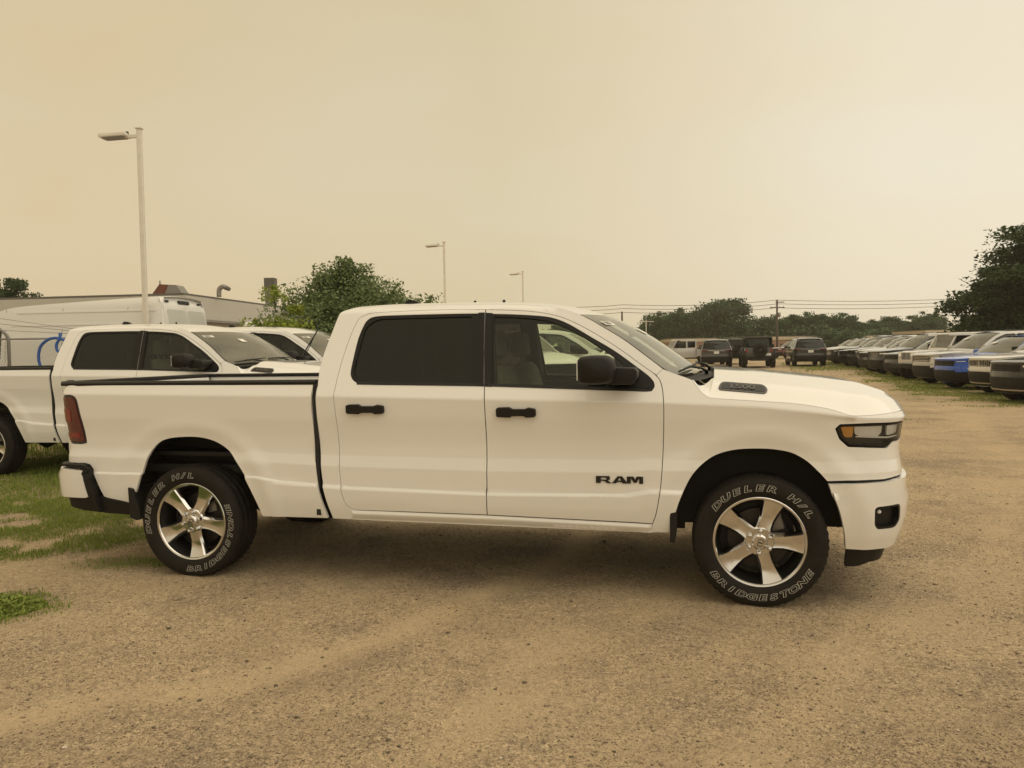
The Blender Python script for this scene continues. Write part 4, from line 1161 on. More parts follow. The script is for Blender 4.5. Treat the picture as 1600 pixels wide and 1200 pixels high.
# bare contact under the front truck's wheels
V = np.stack([GX, GY, GZ], -1).reshape(-1, 3)
ny_, nx_ = GX.shape
idx = np.arange(ny_ * nx_).reshape(ny_, nx_)
Fq = np.stack([idx[:-1, :-1], idx[:-1, 1:], idx[1:, 1:], idx[1:, :-1]], -1).reshape(-1, 4)
me = bpy.data.meshes.new('ground')
me.vertices.add(len(V)); me.vertices.foreach_set('co', V.ravel())
me.loops.add(Fq.size); me.loops.foreach_set('vertex_index', Fq.ravel().astype(np.int32))
me.polygons.add(len(Fq)); me.polygons.foreach_set('loop_start', np.arange(0, Fq.size, 4, dtype=np.int32)); me.polygons.foreach_set('loop_total', np.full(len(Fq), 4, np.int32))
me.update(calc_edges=True)
me.polygons.foreach_set('use_smooth', [True] * len(me.polygons))
for nm, arr in (('sand', SAND), ('weeds', GRS)):
    at_ = me.attributes.new(nm, 'FLOAT', 'POINT'); at_.data.foreach_set('value', arr.ravel().astype(np.float32))
def ground_material():
    m, nt, b = new_mat('gravel_dirt')
    L = nt.links.new
    tcn = N(nt, 'ShaderNodeTexCoord')
    def noise(scale, det=6.0, rough=.6):
        n = N(nt, 'ShaderNodeTexNoise', i_Scale=scale, i_Detail=det, i_Roughness=rough); L(tcn.outputs['Object'], n.inputs['Vector']); return n
    def mix(fac, a, c, blend='MIX'):
        x = N(nt, 'ShaderNodeMix', data_type='RGBA', blend_type=blend)
        for i, q in ((0, fac), (6, a), (7, c)):
            if isinstance(q, (int, float)): x.inputs[i].default_value = q
            elif isinstance(q, tuple): x.inputs[i].default_value = col4(q)
            else: L(q, x.inputs[i])
        return x.outputs[2]
    def mrange(src, a, c, lo=0.0, hi=1.0):
        x = N(nt, 'ShaderNodeMapRange'); x.inputs['From Min'].default_value = a; x.inputs['From Max'].default_value = c
        x.inputs['To Min'].default_value = lo; x.inputs['To Max'].default_value = hi; L(src, x.inputs[0]); return x.outputs[0]
    big = noise(.55, 5.0); mid = noise(3.2, 6.0, .65); fine = noise(28.0, 6.0, .7); grit = noise(120.0, 4.0, .7)
    base = mix(mrange(big.outputs[0], .35, .68), (.350, .268, .178), (.585, .455, .292))
    base = mix(mrange(mid.outputs[0], .38, .66), base, (.515, .398, .252))
    patch = noise(1.25, 4.0, .55)
    base = mix(mrange(patch.outputs[0], .52, .66, 0, .55), base, (.285, .228, .165))
    base = mix(mrange(fine.outputs[0], .52, .70, 0, .70), base, (.150, .112, .078))
    base = mix(mrange(grit.outputs[0], .54, .68, 0, .80), base, (.125, .098, .073))
    base = mix(mrange(grit.outputs[0], .44, .32, 0, .65), base, (.62, .50, .35))
    for sc_, amt_ in ((75.0, .24), (150.0, .30), (34.0, .12)):
        vg = N(nt, 'ShaderNodeTexVoronoi', i_Scale=sc_, i_Randomness=1.0); L(tcn.outputs['Object'], vg.inputs['Vector'])
        sg = N(nt, 'ShaderNodeSeparateColor'); L(vg.outputs['Color'], sg.inputs[0])
        gv = N(nt, 'ShaderNodeMapRange'); gv.inputs['To Min'].default_value = 1 - amt_; gv.inputs['To Max'].default_value = 1 + amt_; L(sg.outputs[2], gv.inputs[0])
        gm = N(nt, 'ShaderNodeMix', data_type='FLOAT'); L(mrange(patch.outputs[0], .40, .60, .35, 1.0), gm.inputs[0]); gm.inputs[2].default_value = 1.0; L(gv.outputs[0], gm.inputs[3])
        cc = N(nt, 'ShaderNodeCombineColor')
        for i_ in range(3): L(gm.outputs[0], cc.inputs[i_])
        base = mix(1.0, base, cc.outputs[0], 'MULTIPLY')
    # scattered chips of stone: three sizes of cells, some pale, some dark
    heights = []
    for sc_, thr, amt in ((55.0, .22, .75), (110.0, .26, .65), (22.0, .13, .8)):
        vo = N(nt, 'ShaderNodeTexVoronoi', i_Scale=sc_, i_Randomness=1.0); L(tcn.outputs['Object'], vo.inputs['Vector'])
        sp_ = N(nt, 'ShaderNodeSeparateColor'); L(vo.outputs['Color'], sp_.inputs[0])
        on = N(nt, 'ShaderNodeMath', operation='GREATER_THAN'); L(sp_.outputs[0], on.inputs[0]); on.inputs[1].default_value = .66
        disc = mrange(vo.outputs['Distance'], thr, thr * .75)
        f = N(nt, 'ShaderNodeMath', operation='MULTIPLY'); L(on.outputs[0], f.inputs[0]); L(disc, f.inputs[1])
        f2 = N(nt, 'ShaderNodeMath', operation='MULTIPLY'); L(f.outputs[0], f2.inputs[0]); f2.inputs[1].default_value = amt
        # fewer chips where the tyres have swept up sand
        sa0 = N(nt, 'ShaderNodeAttribute', attribute_name='sand'); inv = mrange(sa0.outputs['Fac'], 0, 1, 1, .2)
        f3 = N(nt, 'ShaderNodeMath', operation='MULTIPLY'); L(f2.outputs[0], f3.inputs[0]); L(inv, f3.inputs[1])
        ramp_ = N(nt, 'ShaderNodeValToRGB'); L(sp_.outputs[1], ramp_.inputs[0])
        ramp_.color_ramp.elements[0].color = (.055, .046, .038, 1); ramp_.color_ramp.elements[1].color = (.42, .36, .27, 1)
        e_ = ramp_.color_ramp.elements.new(.45); e_.color = (.13, .10, .075, 1)
        e_ = ramp_.color_ramp.elements.new(.80); e_.color = (.24, .185, .13, 1)
        base = mix(f3.outputs[0], base, ramp_.outputs[0]); heights.append(f3.outputs[0])
    sa = N(nt, 'ShaderNodeAttribute', attribute_name='sand'); we = N(nt, 'ShaderNodeAttribute', attribute_name='weeds')
    sandc = mix(mrange(fine.outputs[0], .35, .65), (.58, .44, .27), (.66, .51, .315))
    base = mix(mrange(sa.outputs['Fac'], .15, .8, 0, .75), base, sandc)
    soil = mix(mid.outputs[0], (.15, .135, .06), (.27, .225, .11))
    base = mix(mrange(we.outputs['Fac'], .25, .9, 0, .75), base, soil)
    L(base, b.inputs['Base Color'])
    b.inputs['Roughness'].default_value = .95; b.inputs['Specular IOR Level'].default_value = .15
    # fine relief
    add1 = N(nt, 'ShaderNodeMath', operation='ADD'); L(fine.outputs[0], add1.inputs[0])
    g2 = N(nt, 'ShaderNodeMath', operation='MULTIPLY'); g2.inputs[1].default_value = .5; L(grit.outputs[0], g2.inputs[0]); L(g2.outputs[0], add1.inputs[1])
    h = add1.outputs[0]
    for x in heights:
        a2 = N(nt, 'ShaderNodeMath', operation='MULTIPLY'); a2.inputs[1].default_value = .8; L(x, a2.inputs[0])
        a3 = N(nt, 'ShaderNodeMath', operation='ADD'); L(h, a3.inputs[0]); L(a2.outputs[0], a3.inputs[1]); h = a3.outputs[0]
    bp = N(nt, 'ShaderNodeBump', i_Strength=1.0, i_Distance=.016); L(h, bp.inputs['Height']); L(bp.outputs[0], b.inputs['Normal'])
    return m
me.materials.append(ground_material())
ground = bpy.data.objects.new('ground', me); COL.objects.link(ground)
tag(ground, None, None, kind='structure')
def ground_z(x, y):
    x = np.asarray(x, float); y = np.asarray(y, float)
    nr = np.exp(-np.clip(np.hypot(x, y - 4) - 5, 0, None) / 6)
    s_ = sand_mask(x, y)
    return gz(y) + nr * micro(x, y) * (1 - .55 * s_) - nr * .016 * s_

def big_mesh(name, V, F, mat, k=3):
    me = bpy.data.meshes.new(name)
    V = np.asarray(V, np.float32).reshape(-1, 3); F = np.asarray(F, np.int32).reshape(-1, k)
    me.vertices.add(len(V)); me.vertices.foreach_set('co', V.ravel())
    me.loops.add(F.size); me.loops.foreach_set('vertex_index', F.ravel())
    me.polygons.add(len(F)); me.polygons.foreach_set('loop_start', np.arange(0, F.size, k, dtype=np.int32)); me.polygons.foreach_set('loop_total', np.full(len(F), k, np.int32))
    me.update(calc_edges=True); me.materials.append(mat)
    return me
# ------------------------------------------------------------------ pebbles, weeds
def pebbles(n):
    base = np.array([(1, 0, 0), (-1, 0, 0), (0, 1, 0), (0, -1, 0), (0, 0, 1), (0, 0, -1), (.62, .62, .45), (-.62, .62, .45), (-.62, -.62, .45), (.62, -.62, .45)], float)
    faces = [(4, 6, 7), (4, 7, 8), (4, 8, 9), (4, 9, 6), (6, 0, 2), (7, 2, 1), (8, 1, 3), (9, 3, 0), (6, 2, 7), (7, 1, 8), (8, 3, 9), (9, 0, 6), (0, 5, 2), (2, 5, 1), (1, 5, 3), (3, 5, 0)]
    y = 2.1 + 7.5 * rng.random(n) ** 1.6; x = (rng.random(n) * 2 - 1) * (y * .72 + .3)
    keep = rng.random(n) > sand_mask(x, y) * 1.0
    keep &= (fbm(x, y, .7, 3, 140) + rng.random(n) * .5) > .62
    x, y = x[keep], y[keep]; n = len(x)
    r = .0022 + .0034 * rng.random(n) ** 2 + (rng.random(n) < .10) * .008 * rng.random(n) + (rng.random(n) < .010) * .013 * rng.random(n)
    z = ground_z(x, y)
    P = base[None] * (1 + .35 * (rng.random((n, 10, 1)) - .5)) * r[:, None, None] * (np.array([1, .8, .50]) * (1 + .5 * (rng.random((n, 1, 3)) - .5)))
    a = rng.random(n) * 6.28; c, s_ = np.cos(a)[:, None], np.sin(a)[:, None]
    X = P[..., 0] * c - P[..., 1] * s_; Y = P[..., 0] * s_ + P[..., 1] * c
    Vp = np.stack([X + x[:, None], Y + y[:, None], P[..., 2] + (z + r * .22)[:, None]], -1).reshape(-1, 3)
    Fp = (np.array(faces)[None] + (np.arange(n) * 10)[:, None, None]).reshape(-1, 3)
    return big_mesh('pebbles', Vp, Fp, PEB), n
def pebble_material():
    m, nt, b = new_mat('pebble_stone')
    g = N(nt, 'ShaderNodeNewGeometry'); rp = N(nt, 'ShaderNodeValToRGB'); nt.links.new(g.outputs['Random Per Island'], rp.inputs[0])
    rp.color_ramp.elements[0].color = (.10, .08, .06, 1); rp.color_ramp.elements[1].color = (.62, .54, .42, 1)
    e_ = rp.color_ramp.elements.new(.35); e_.color = (.24, .18, .12, 1); e_ = rp.color_ramp.elements.new(.9); e_.color = (.38, .29, .19, 1)
    nt.links.new(rp.outputs[0], b.inputs['Base Color']); b.inputs['Roughness'].default_value = .85
    return m
PEB = pebble_material()
pm, _n = pebbles(40000)
po = bpy.data.objects.new('pebbles', pm); COL.objects.link(po)
tag(po, 'loose pebbles and stone chips strewn over the dirt lot', 'pebbles', kind='stuff')

def grit(n):
    base = np.array([(1, 0, 0), (-1, 0, 0), (0, 1, 0), (0, -1, 0), (0, 0, 1), (0, 0, -.6)], float)
    faces = np.array([(0, 2, 4), (2, 1, 4), (1, 3, 4), (3, 0, 4), (2, 0, 5), (1, 2, 5), (3, 1, 5), (0, 3, 5)])
    y = 2.1 + 5.2 * rng.random(n) ** 1.5; x = (rng.random(n) * 2 - 1) * (y * .70 + .2)
    k = (rng.random(n) > sand_mask(x, y) * .9) & ((fbm(x, y, .6, 3, 150) * 1.5 + rng.random(n) * .5) > 1.02)
    x, y = x[k], y[k]; n = len(x); r = .0020 + .0042 * rng.random(n) ** 1.7
    z = ground_z(x, y)
    P = base[None] * r[:, None, None] * (np.array([1, .85, .62]) * (1 + .7 * (rng.random((n, 6, 3)) - .5)))
    a = rng.random(n) * 6.28; c, s_ = np.cos(a)[:, None], np.sin(a)[:, None]
    Vp = np.stack([P[..., 0] * c - P[..., 1] * s_ + x[:, None], P[..., 0] * s_ + P[..., 1] * c + y[:, None], P[..., 2] + (z + r * .2)[:, None]], -1).reshape(-1, 3)
    return big_mesh('grit', Vp, (faces[None] + (np.arange(n) * 6)[:, None, None]).reshape(-1, 3), PEB)
go_ = bpy.data.objects.new('grit', grit(90000)); COL.objects.link(go_)
tag(go_, 'fine loose grit covering the dirt in the foreground', 'gravel', kind='stuff')
def blades(x, y, h, w, lean=.5):
    n = len(x); z = ground_z(x, y)
    a = rng.random(n) * 6.28; b_ = rng.random(n) * 6.28
    dx, dy = np.cos(a) * w / 2, np.sin(a) * w / 2
    lx, ly = np.cos(b_) * h * lean * rng.random(n), np.sin(b_) * h * lean * rng.random(n)
    P0 = np.stack([x - dx, y - dy, z - .004], -1); P1 = np.stack([x + dx, y + dy, z - .004], -1)
    P2 = np.stack([x + dx * .8 + lx * .4, y + dy * .8 + ly * .4, z + h * .6], -1); P3 = np.stack([x - dx * .8 + lx * .4, y - dy * .8 + ly * .4, z + h * .6], -1)
    P4 = np.stack([x + lx * 1.3, y + ly * 1.3, z + h], -1)
    V = np.stack([P0, P1, P2, P3, P4], 1).reshape(-1, 3)
    o_ = (np.arange(n) * 5)[:, None, None]
    F = (np.array([(0, 1, 2), (0, 2, 3), (3, 2, 4)])[None] + o_).reshape(-1, 3)
    return V, F
def grass_field():
    Vs, Fs = [], []; b0 = 0
    def put(x0, x1, y0, y1, n, h, w, thr=.35, seed=1):
        nonlocal b0
        x = x0 + (x1 - x0) * rng.random(n); y = y0 + (y1 - y0) * rng.random(n)
        g = grass_mask(x, y); k = rng.random(n) < sstep(thr - .2, thr + .45, g)
        x, y = x[k], y[k]
        if not len(x): return
        hh = h * (.4 + .9 * rng.random(len(x))) * (.55 + .9 * fbm(x, y, .5, 2, 21)); ww = w * (.6 + .8 * rng.random(len(x)))
        V_, F_ = blades(x, y, hh, ww); Vs.append(V_); Fs.append(F_ + b0); b0 += len(V_)
    put(-4.3, -2.6, 4.4, 5.5, 18000, .040, .006, .35)
    put(-6.5, -2.0, 5.6, 8.6, 110000, .038, .006, .50)
    put(-9.5, -1.0, 8.6, 12.5, 60000, .050, .010, .45)
    put(-12, 4, 12.5, 20, 40000, .16, .016, .3)
    put(7, 16, 14, 24, 60000, .035, .014, .55)
    put(8, 20, 24, 34, 40000, .045, .022, .55)
    put(10, 28, 34, 60, 36000, .06, .034, .55)
    V = np.concatenate(Vs); F = np.concatenate(Fs)
    o = bpy.data.objects.new('grass', big_mesh('grass', V, F, GRASSM)); COL.objects.link(o)
    tag(o, 'patchy weeds and short grass growing through the dirt', 'grass', kind='stuff')
    # broad-leaved weed clump at the left edge
    n = 5200
    t = rng.random(n) ** .5; an = rng.random(n) * 6.28
    x = -3.36 + .40 * t * np.cos(an); y = 4.92 + .26 * t * np.sin(an); zz = ground_z(x, y) + (.02 + .10 * rng.random(n)) * (1.1 - t)
    C = np.stack([x, y, zz], -1); V, F = leaf_cards(C, .017, rng)
    o = bpy.data.objects.new('weed_clump', big_mesh('weed_clump', V, F, GRASSM, 4)); COL.objects.link(o)
    tag(o, 'low leafy green weed clump on the dirt at the left edge', 'weeds')
def leaf_cards(C, size, rg, up=.35):
    n = len(C)
    nrm = rg.normal(size=(n, 3)); nrm[:, 2] = np.abs(nrm[:, 2]) + up; nrm /= np.linalg.norm(nrm, axis=1)[:, None]
    t = rg.normal(size=(n, 3)); t -= nrm * np.sum(t * nrm, 1)[:, None]; t /= np.linalg.norm(t, axis=1)[:, None]
    b = np.cross(nrm, t); s = size * (.6 + .8 * rg.random((n, 1)))
    V = np.stack([C - t * s, C + b * s * .5, C + t * s, C - b * s * .5], 1).reshape(-1, 3)
    F = np.arange(n * 4).reshape(-1, 4)
    return V, F
grass_field()

# ------------------------------------------------------------------ trees
def limb_paths(h, spread, n, rg, trunk_h, r0):
    paths = [([(0, 0, -.1), (rg.normal() * .03 * h, rg.normal() * .03 * h, trunk_h), (rg.normal() * .05 * h, rg.normal() * .05 * h, h * .85)], [r0, r0 * .7, r0 * .12])]
    for k in range(n):
        a = rg.random() * 6.28; z0 = trunk_h * (.55 + .9 * rg.random()); L = spread * (.55 + .45 * rg.random())
        e = (math.cos(a) * L, math.sin(a) * L, z0 + (h - z0) * (.3 + .55 * rg.random()))
        paths.append(([(0, 0, z0), (e[0] * .45, e[1] * .45, z0 + (e[2] - z0) * .55), e], [r0 * .45, r0 * .25, r0 * .06]))
    return paths
def tree_meshes(h, spread, trunk_h, r0, nclump, nleaf, leaf, mat, seed, clump_r=.22, shape='round', limbs=9, wild=0.0, crown_lo=.25):
    rg = np.random.default_rng(seed)
    paths = limb_paths(h, spread, limbs, rg, trunk_h, r0)
    tb = MB()
    for p, r in paths: tb.tube(crom(p, 4), np.interp(np.linspace(0, 1, 9), [0, .5, 1], r), 6)
    # clumps spread through the crown
    C = []
    zc_, rz_ = (h * (1 + crown_lo)) / 2, h * (1 - crown_lo) / 2
    while len(C) < nclump:
        v = rg.normal(size=3); v /= np.linalg.norm(v); rad = rg.random() ** (1 / 2.2)
        p = v * rad
        w = 1.0
        if shape == 'cone': w = max(.12, 1 - (p[2] + 1) / 2 * .85)
        elif shape == 'spread': w = 1.0 - .25 * max(0, p[2])
        q = np.array((p[0] * spread * w, p[1] * spread * w, zc_ + p[2] * rz_))
        q[:2] += rg.normal(size=2) * spread * .06; q[2] += rg.normal() * rz_ * .08
        C.append((q, rad))
    for p, r in paths[1:]:
        for q in (np.array(p[-1]), np.array(p[1]) * .4 + np.array(p[2]) * .6):
            if (q[0] ** 2 + q[1] ** 2) / spread ** 2 + ((q[2] - zc_) / rz_) ** 2 < .80: C.append((q, .8))
    pts = []
    per = nleaf // len(C)
    for q, rad in C:
        cr_ = clump_r * spread * (.6 + .8 * rg.random())
        k = int(per * (.6 + .8 * rg.random()))
        d = np.clip(rg.normal(size=(k, 3)), -1.5, 1.5) * cr_ * np.array((1, 1, .62)); pts.append(q + d)
        if wild and rad > .75 and rg.random() < wild:     # shoots that break the outline
            dirn = np.array((q[0], q[1], (q[2] - zc_) * 1.2 + .4 * h * .3)); dirn /= np.linalg.norm(dirn) + 1e-6
            L = spread * (.18 + .22 * rg.random()); t = rg.random((k // 3, 1))
            pts.append(q + dirn * L * t + rg.normal(size=(k // 3, 3)) * leaf * 1.1 * (1.25 - t))
            tb.tube([tuple(q * .7 + np.array((0, 0, zc_)) * .3), tuple(q), tuple(q + dirn * L)], [leaf * .35, leaf * .22, leaf * .08], 4)
    P = np.concatenate(pts); P = P[P[:, 2] > .08]
    V, F = leaf_cards(P, leaf, rg, .2)
    cm = big_mesh('crown', V, F, mat, 4)
    o = tb.build('trunk', BARK, None, smooth=True); tm = o.data; bpy.data.objects.remove(o)
    return tm, cm
def put_tree(name, meshes, loc, rz=0, sc_=(1, 1, 1)):
    r = empty(name, loc, rz); r.scale = sc_
    for nm, m in zip(('trunk', 'crown'), meshes):
        o = bpy.data.objects.new(nm, m); COL.objects.link(o); o.parent = r
    return r
bush = tree_meshes(3.75, 1.75, .6, .10, 120, 52000, .044, LEAF_BUSH, 3, .155, 'spread', 12, .22, .04)
t = put_tree('bushy_tree', bush, (-4.35, 20.5, gz(20.5)), .6, (1.08, 1, .98)); tag(t, 'bushy grey-green tree with ragged shoots rising behind the white trucks', 'tree')
spire = tree_meshes(4.0, .75, .8, .06, 34, 6500, .044, LEAF_BUSH, 8, .24, 'round', 7, .0, .45)
t = put_tree('bushy_tree', spire, (-4.25, 20.3, gz(20.3))); tag(t, 'taller ragged sapling poking out of the top of the bushy tree', 'tree')
bush2 = tree_meshes(3.25, 1.05, .4, .06, 52, 13000, .048, LEAF_BUSH, 9, .22, 'spread', 7, .6, .1)
t = put_tree('shrub', bush2, (-2.85, 20.6, gz(20.6))); tag(t, 'smaller grey-green shrub at the right foot of the bushy tree', 'shrub')
bush3 = tree_meshes(2.72, .60, .4, .05, 38, 9000, .040, LEAF_LIME, 12, .24, 'round', 6, .2, .1)
t = put_tree('shrub', bush3, (-5.08, 17.4, gz(17.4)), 0, (1.05, 1, 1.0)); tag(t, 'bright yellow-green shrub in front of the bushy tree', 'shrub')
oak = tree_meshes(11.5, 6.0, 3.0, .32, 260, 120000, .13, LEAF_OAK, 21, .095, 'round', 18, 0, .10)
t = put_tree('oak_tree', oak, (33.6, 45.0, gz(45)), .4, (1.0, 1, .78)); tag(t, 'tall dark broadleaf tree rising over the parked cars at the right edge', 'tree')
oak2 = tree_meshes(7.4, 4.0, 2.2, .22, 150, 52000, .12, LEAF_OAK, 26, .11, 'round', 12, 0, .05)
t = put_tree('oak_tree', oak2, (30.9, 48.0, gz(48)), 1.2, (.80, 1, .80)); tag(t, 'lower dark tree leaning out left of the tall tree behind the parked cars', 'tree')
t = put_tree('oak_tree', oak2, (-28.6, 44.0, gz(44)), 2.0, (.42, .5, .80)); tag(t, 'dark tree peeking over the van roof at the left edge', 'tree')
# the wood across the road
far_kinds = [tree_meshes(11.0, 4.6, 3.0, .25, 110, 20000, .22, LEAF_FAR, 41, .13, 'round', 8, 0, .18),
             tree_meshes(9.0, 5.2, 2.5, .25, 110, 20000, .22, LEAF_FAR, 42, .13, 'spread', 8, 0, .12),
             tree_meshes(10.0, 3.2, 3.0, .22, 90, 16000, .20, LEAF_FAR, 43, .15, 'cone', 8, 0, .15),
             tree_meshes(8.0, 4.4, 2.0, .22, 100, 18000, .22, LEAF_FAR, 44, .14, 'round', 8, 0, .08)]
R2 = random.Random(5)
def far_tree(px_x, y, kind, h, w, label):
    kh = (11.0, 9.0, 10.0, 8.0)[kind]; kw = (4.6, 5.2, 3.2, 4.4)[kind]
    t = put_tree('woodland_tree', far_kinds[kind], (px_x, y, gz(y) - .2), R2.random() * 6.28, (w / kw, w / kw, h / kh))
    return tag(t, label, 'tree', 'trees along the far edge of the lot')
far_tree(34.6, 132, 1, 9.6, 5.4, 'round-topped tree, tallest of the far tree line, left of the utility pole')
far_tree(28.5, 131, 3, 8.0, 3.6, 'broad tree next left of the tallest one in the far tree line')
far_tree(24.4, 130, 3, 7.4, 3.2, 'tree at the left end of the far tree line, above the windshield')
far_tree(42.8, 133, 3, 6.7, 3.6, 'low rounded tree between the tallest tree and the utility pole')
for k in range(26):
    x = 46.5 + k * 2.55 + R2.uniform(-.6, .6); hh = 5.8 + 1.3 * math.sin(k * .8) * .5 + R2.uniform(-.6, 1.1)
    if 14 <= k <= 19: hh += 1.7
    far_tree(x, 136 + R2.uniform(-3, 5), (2, 0, 3, 1)[k % 4] if k > 4 else (2, 3)[k % 2], hh, R2.uniform(2.4, 3.8), 'one of the trees massed in the hazy wood behind the parked cars')
for k in range(9):
    far_tree(16 + k * 1.0 + 5.5 * (k % 2) - 6, 142 + R2.uniform(-3, 3), k % 4, 5.4 + R2.uniform(-.6, .8), 3.4, 'one of the trees massed in the hazy wood behind the windshield')
# undergrowth filling the foot of the wood
def undergrowth():
    n = 26000
    x = 8 + 112 * rng.random(n); y = 128 + 8 * rng.random(n); z = gz(y) + 4.2 * rng.random(n) * (.5 + .7 * vnoise(x, y * 0, 5.0, 3))
    V, F = leaf_cards(np.stack([x, y, z], -1), .38, rng)
    o = bpy.data.objects.new('undergrowth', big_mesh('undergrowth', V, F, LEAF_FAR, 4)); COL.objects.link(o)
    tag(o, 'dense green undergrowth at the foot of the far wood', 'undergrowth', kind='stuff')
undergrowth()

# ------------------------------------------------------------------ other vehicles
WS = wheel_meshes(Rt=.385, rim_r=.255, width=.25, nsp=5, hi=False, letters=False, style='car')
WJ = wheel_meshes(Rt=.415, rim_r=.235, width=.28, nsp=5, hi=False, letters=False, style='car')
def circle_arch(cx, cz, r, zb, n=11):
    a0 = math.asin(max(-1, min(1, (zb - cz) / r)))
    return [(cx + r * math.cos(a), cz + r * math.sin(a)) for a in np.linspace(a0, math.pi - a0, n)]
def join_halves(shell, name, poly, mat, parent, **kw):
    a = shell.panel(name, poly, mat, parent, side=1, **kw); b = shell.panel(name, poly, mat, parent, side=-1, **kw)
    V1 = [v.co[:] for v in a.data.vertices]; V2 = [v.co[:] for v in b.data.vertices]
    F = [tuple(p.vertices) for p in a.data.polygons] + [tuple(i + len(V1) for i in p.vertices) for p in b.data.polygons]
    def vn(o):
        arr = np.zeros((len(o.data.vertices), 3))
        for lp_ in o.data.loops: arr[lp_.vertex_index] = o.data.corner_normals[lp_.index].vector
        return arr
    NN = np.vstack([vn(a), vn(b)])
    bpy.data.objects.remove(a); bpy.data.objects.remove(b)
    return mk(name, V1 + V2, F, mat, parent, True, NN)
SUV_PLAN = [(-3.84, 0), (-3.83, .5), (-3.79, .78), (-3.70, .90), (-3.5, .95), (-2.9, .97), (-1.5, .98), (-.4, .975), (.2, .96), (.5, .915), (.68, .81), (.79, .62), (.85, .35), (.87, 0)]
_sk = crom([(.18, .14), (.30, .06), (.42, .02), (.58, 0), (.78, .014), (.93, .012), (1.02, 0), (1.06, .008), (1.12, .036), (1.40, .135), (1.62, .225), (1.70, .285), (1.76, .38)], 8)
SUV_SHELL = Shell(SUV_PLAN, -2.0, lambda u, z: np.interp(z, [q[0] for q in _sk], [q[1] for q in _sk]), lambda u, z: .02 * ((1 - sstep(.44, .52, np.hypot(u, z - .38))) + (1 - sstep(.44, .52, np.hypot(u + 2.96, z - .38)))))
def make_suv(name, body, grille='bars', lower=PLASTIC, film=False, chrome_lip=False, roofmat=None, plate=False, sticker=True, glassm=G_FAR):
    S = SUV_SHELL; root = empty(name); um, ux = S.umin, S.umax
    yf = S.uy_front; yr = S.uy_rear
    hoodl = crom([(ux, .965), (yf(.45), .97), (yf(.72), .985), (.45, 1.015), (0, 1.055), (-.45, 1.085), (-.60, 1.115)], 4)
    apil = crom([(-.60, 1.115), (-.95, 1.36), (-1.25, 1.545), (-1.48, 1.645)], 4)
    roofl = crom([(-1.48, 1.645), (-1.8, 1.690), (-2.4, 1.705), (-3.0, 1.685), (-3.40, 1.640)], 4)
    dpil = crom([(-3.40, 1.640), (-3.55, 1.54), (-3.68, 1.34), (-3.78, 1.12)], 4)
    ar1 = circle_arch(0, .38, .43, .27); ar2 = circle_arch(-2.96, .38, .43, .29)
    outline = hoodl[:-1] + apil[:-1] + roofl[:-1] + dpil + [(um, 1.12), (um, .36), (-3.9, .35), (-3.5, .31)] + ar2[::-1] + [(-1.5, .25)] + ar1[::-1] + [(.6, .25), (ux, .22)]
    w1 = rounded([(-.82, 1.13), (-1.92, 1.15), (-1.94, 1.625), (-1.62, 1.612), (-1.32, 1.50), (-1.0, 1.29)], .03, 2)
    w2 = rounded([(-2.00, 1.15), (-2.78, 1.165), (-2.86, 1.595), (-2.5, 1.622), (-2.02, 1.630)], .03, 2)
    w3 = rounded([(-2.88, 1.17), (-3.44, 1.20), (-3.34, 1.47), (-3.2, 1.555), (-2.96, 1.585)], .03, 2)
    for sd in (1, -1):
        bs = S.panel('body_side', outline, body, root, holes=[w1, w2, w3], side=sd, res=.11, rim=.03)
        for w_ in (w1, w2, w3): S.panel('side_window', w_, glassm if w_ is w1 else G_DARK, root, side=sd, off=-.008, rim=0, res=.2, gap=-.004)
        hl = S.panel('headlight', rounded([(yf(.90), .93), (yf(.58), .915), (yf(.56), .835), (yf(.86), .845)], .02, 2), LAMPDARK, root, side=sd, off=.004, rim=.02, res=.08)
        S.panel('lens', rounded([(yf(.86), .918), (yf(.62), .905), (yf(.61), .862), (yf(.84), .868)], .015, 2), REFLECTOR, hl, side=sd, off=.008, rim=.01, res=.08)
        S.panel('tail_light', rounded([(yr(.55), .97), (-3.62, .99), (-3.58, 1.09), (yr(.55), 1.07)], .02, 2), REDL, root, side=sd, off=.005, rim=.02, res=.1)
        S.panel('sill', [(-.52, .44), (-2.44, .44), (-2.42, .24), (-.55, .24)], PLASTIC, root, side=sd, off=.012, rim=.03, res=.3)
        b = MB(); b.box((-.80, -sd * 1.05, 1.19), (.13, .20, .15), bev=.04); b.box((-.74, -sd * .95, 1.14), (.06, .14, .05)); b.build('side_mirror', body if body is not WHITE else PLASTIC, root, angle=R(50))
        if film and sd == -1:
            S.panel('protective_film', rounded([(yf(.92), .90), (yf(.62), .89), (yf(.60), .56), (yf(.90), .58)], .02, 2), film, root, side=sd, off=.012, rim=.004, res=.08)
        b = MB(); b.tube([(-1.7, -sd * .62, 1.735), (-3.1, -sd * .62, 1.725)], .018, 6); b.build('roof_rail', SATIN, root)
        for x, ph_ in ((0, .3), (-2.96, .9)):
            add_wheel(root, x, .83, .38, sd, ph_ + sd, WS, mats=(TYRE, BARREL if body is BLACKP else CHROME, POCKET), detail=False)
    E = S.pos(*np.array(hoodl[::-1]).T)
    span('bonnet', E, body, root, bow=lambda s: (.12 * (1 - s) ** 3, 0, .045 - .03 * s), n=12, power=2.4)
    E = S.pos(*np.array(apil).T); ws = span('windshield', E[::-1], G_WIND, root, bow=lambda s: (.16, 0, .01), n=12, flip=(1, 0, .6))
    E = S.pos(*np.array(roofl).T); span('roof', E, roofmat or body, root, bow=lambda s: (.16 * (1 - s) ** 5 - .12 * s ** 5, 0, .035), n=10)
    E = S.pos(*np.array(dpil).T); span('rear_window', E, G_DARK, root, bow=lambda s: (-.12, 0, 0), n=10, flip=(-1, 0, .3))
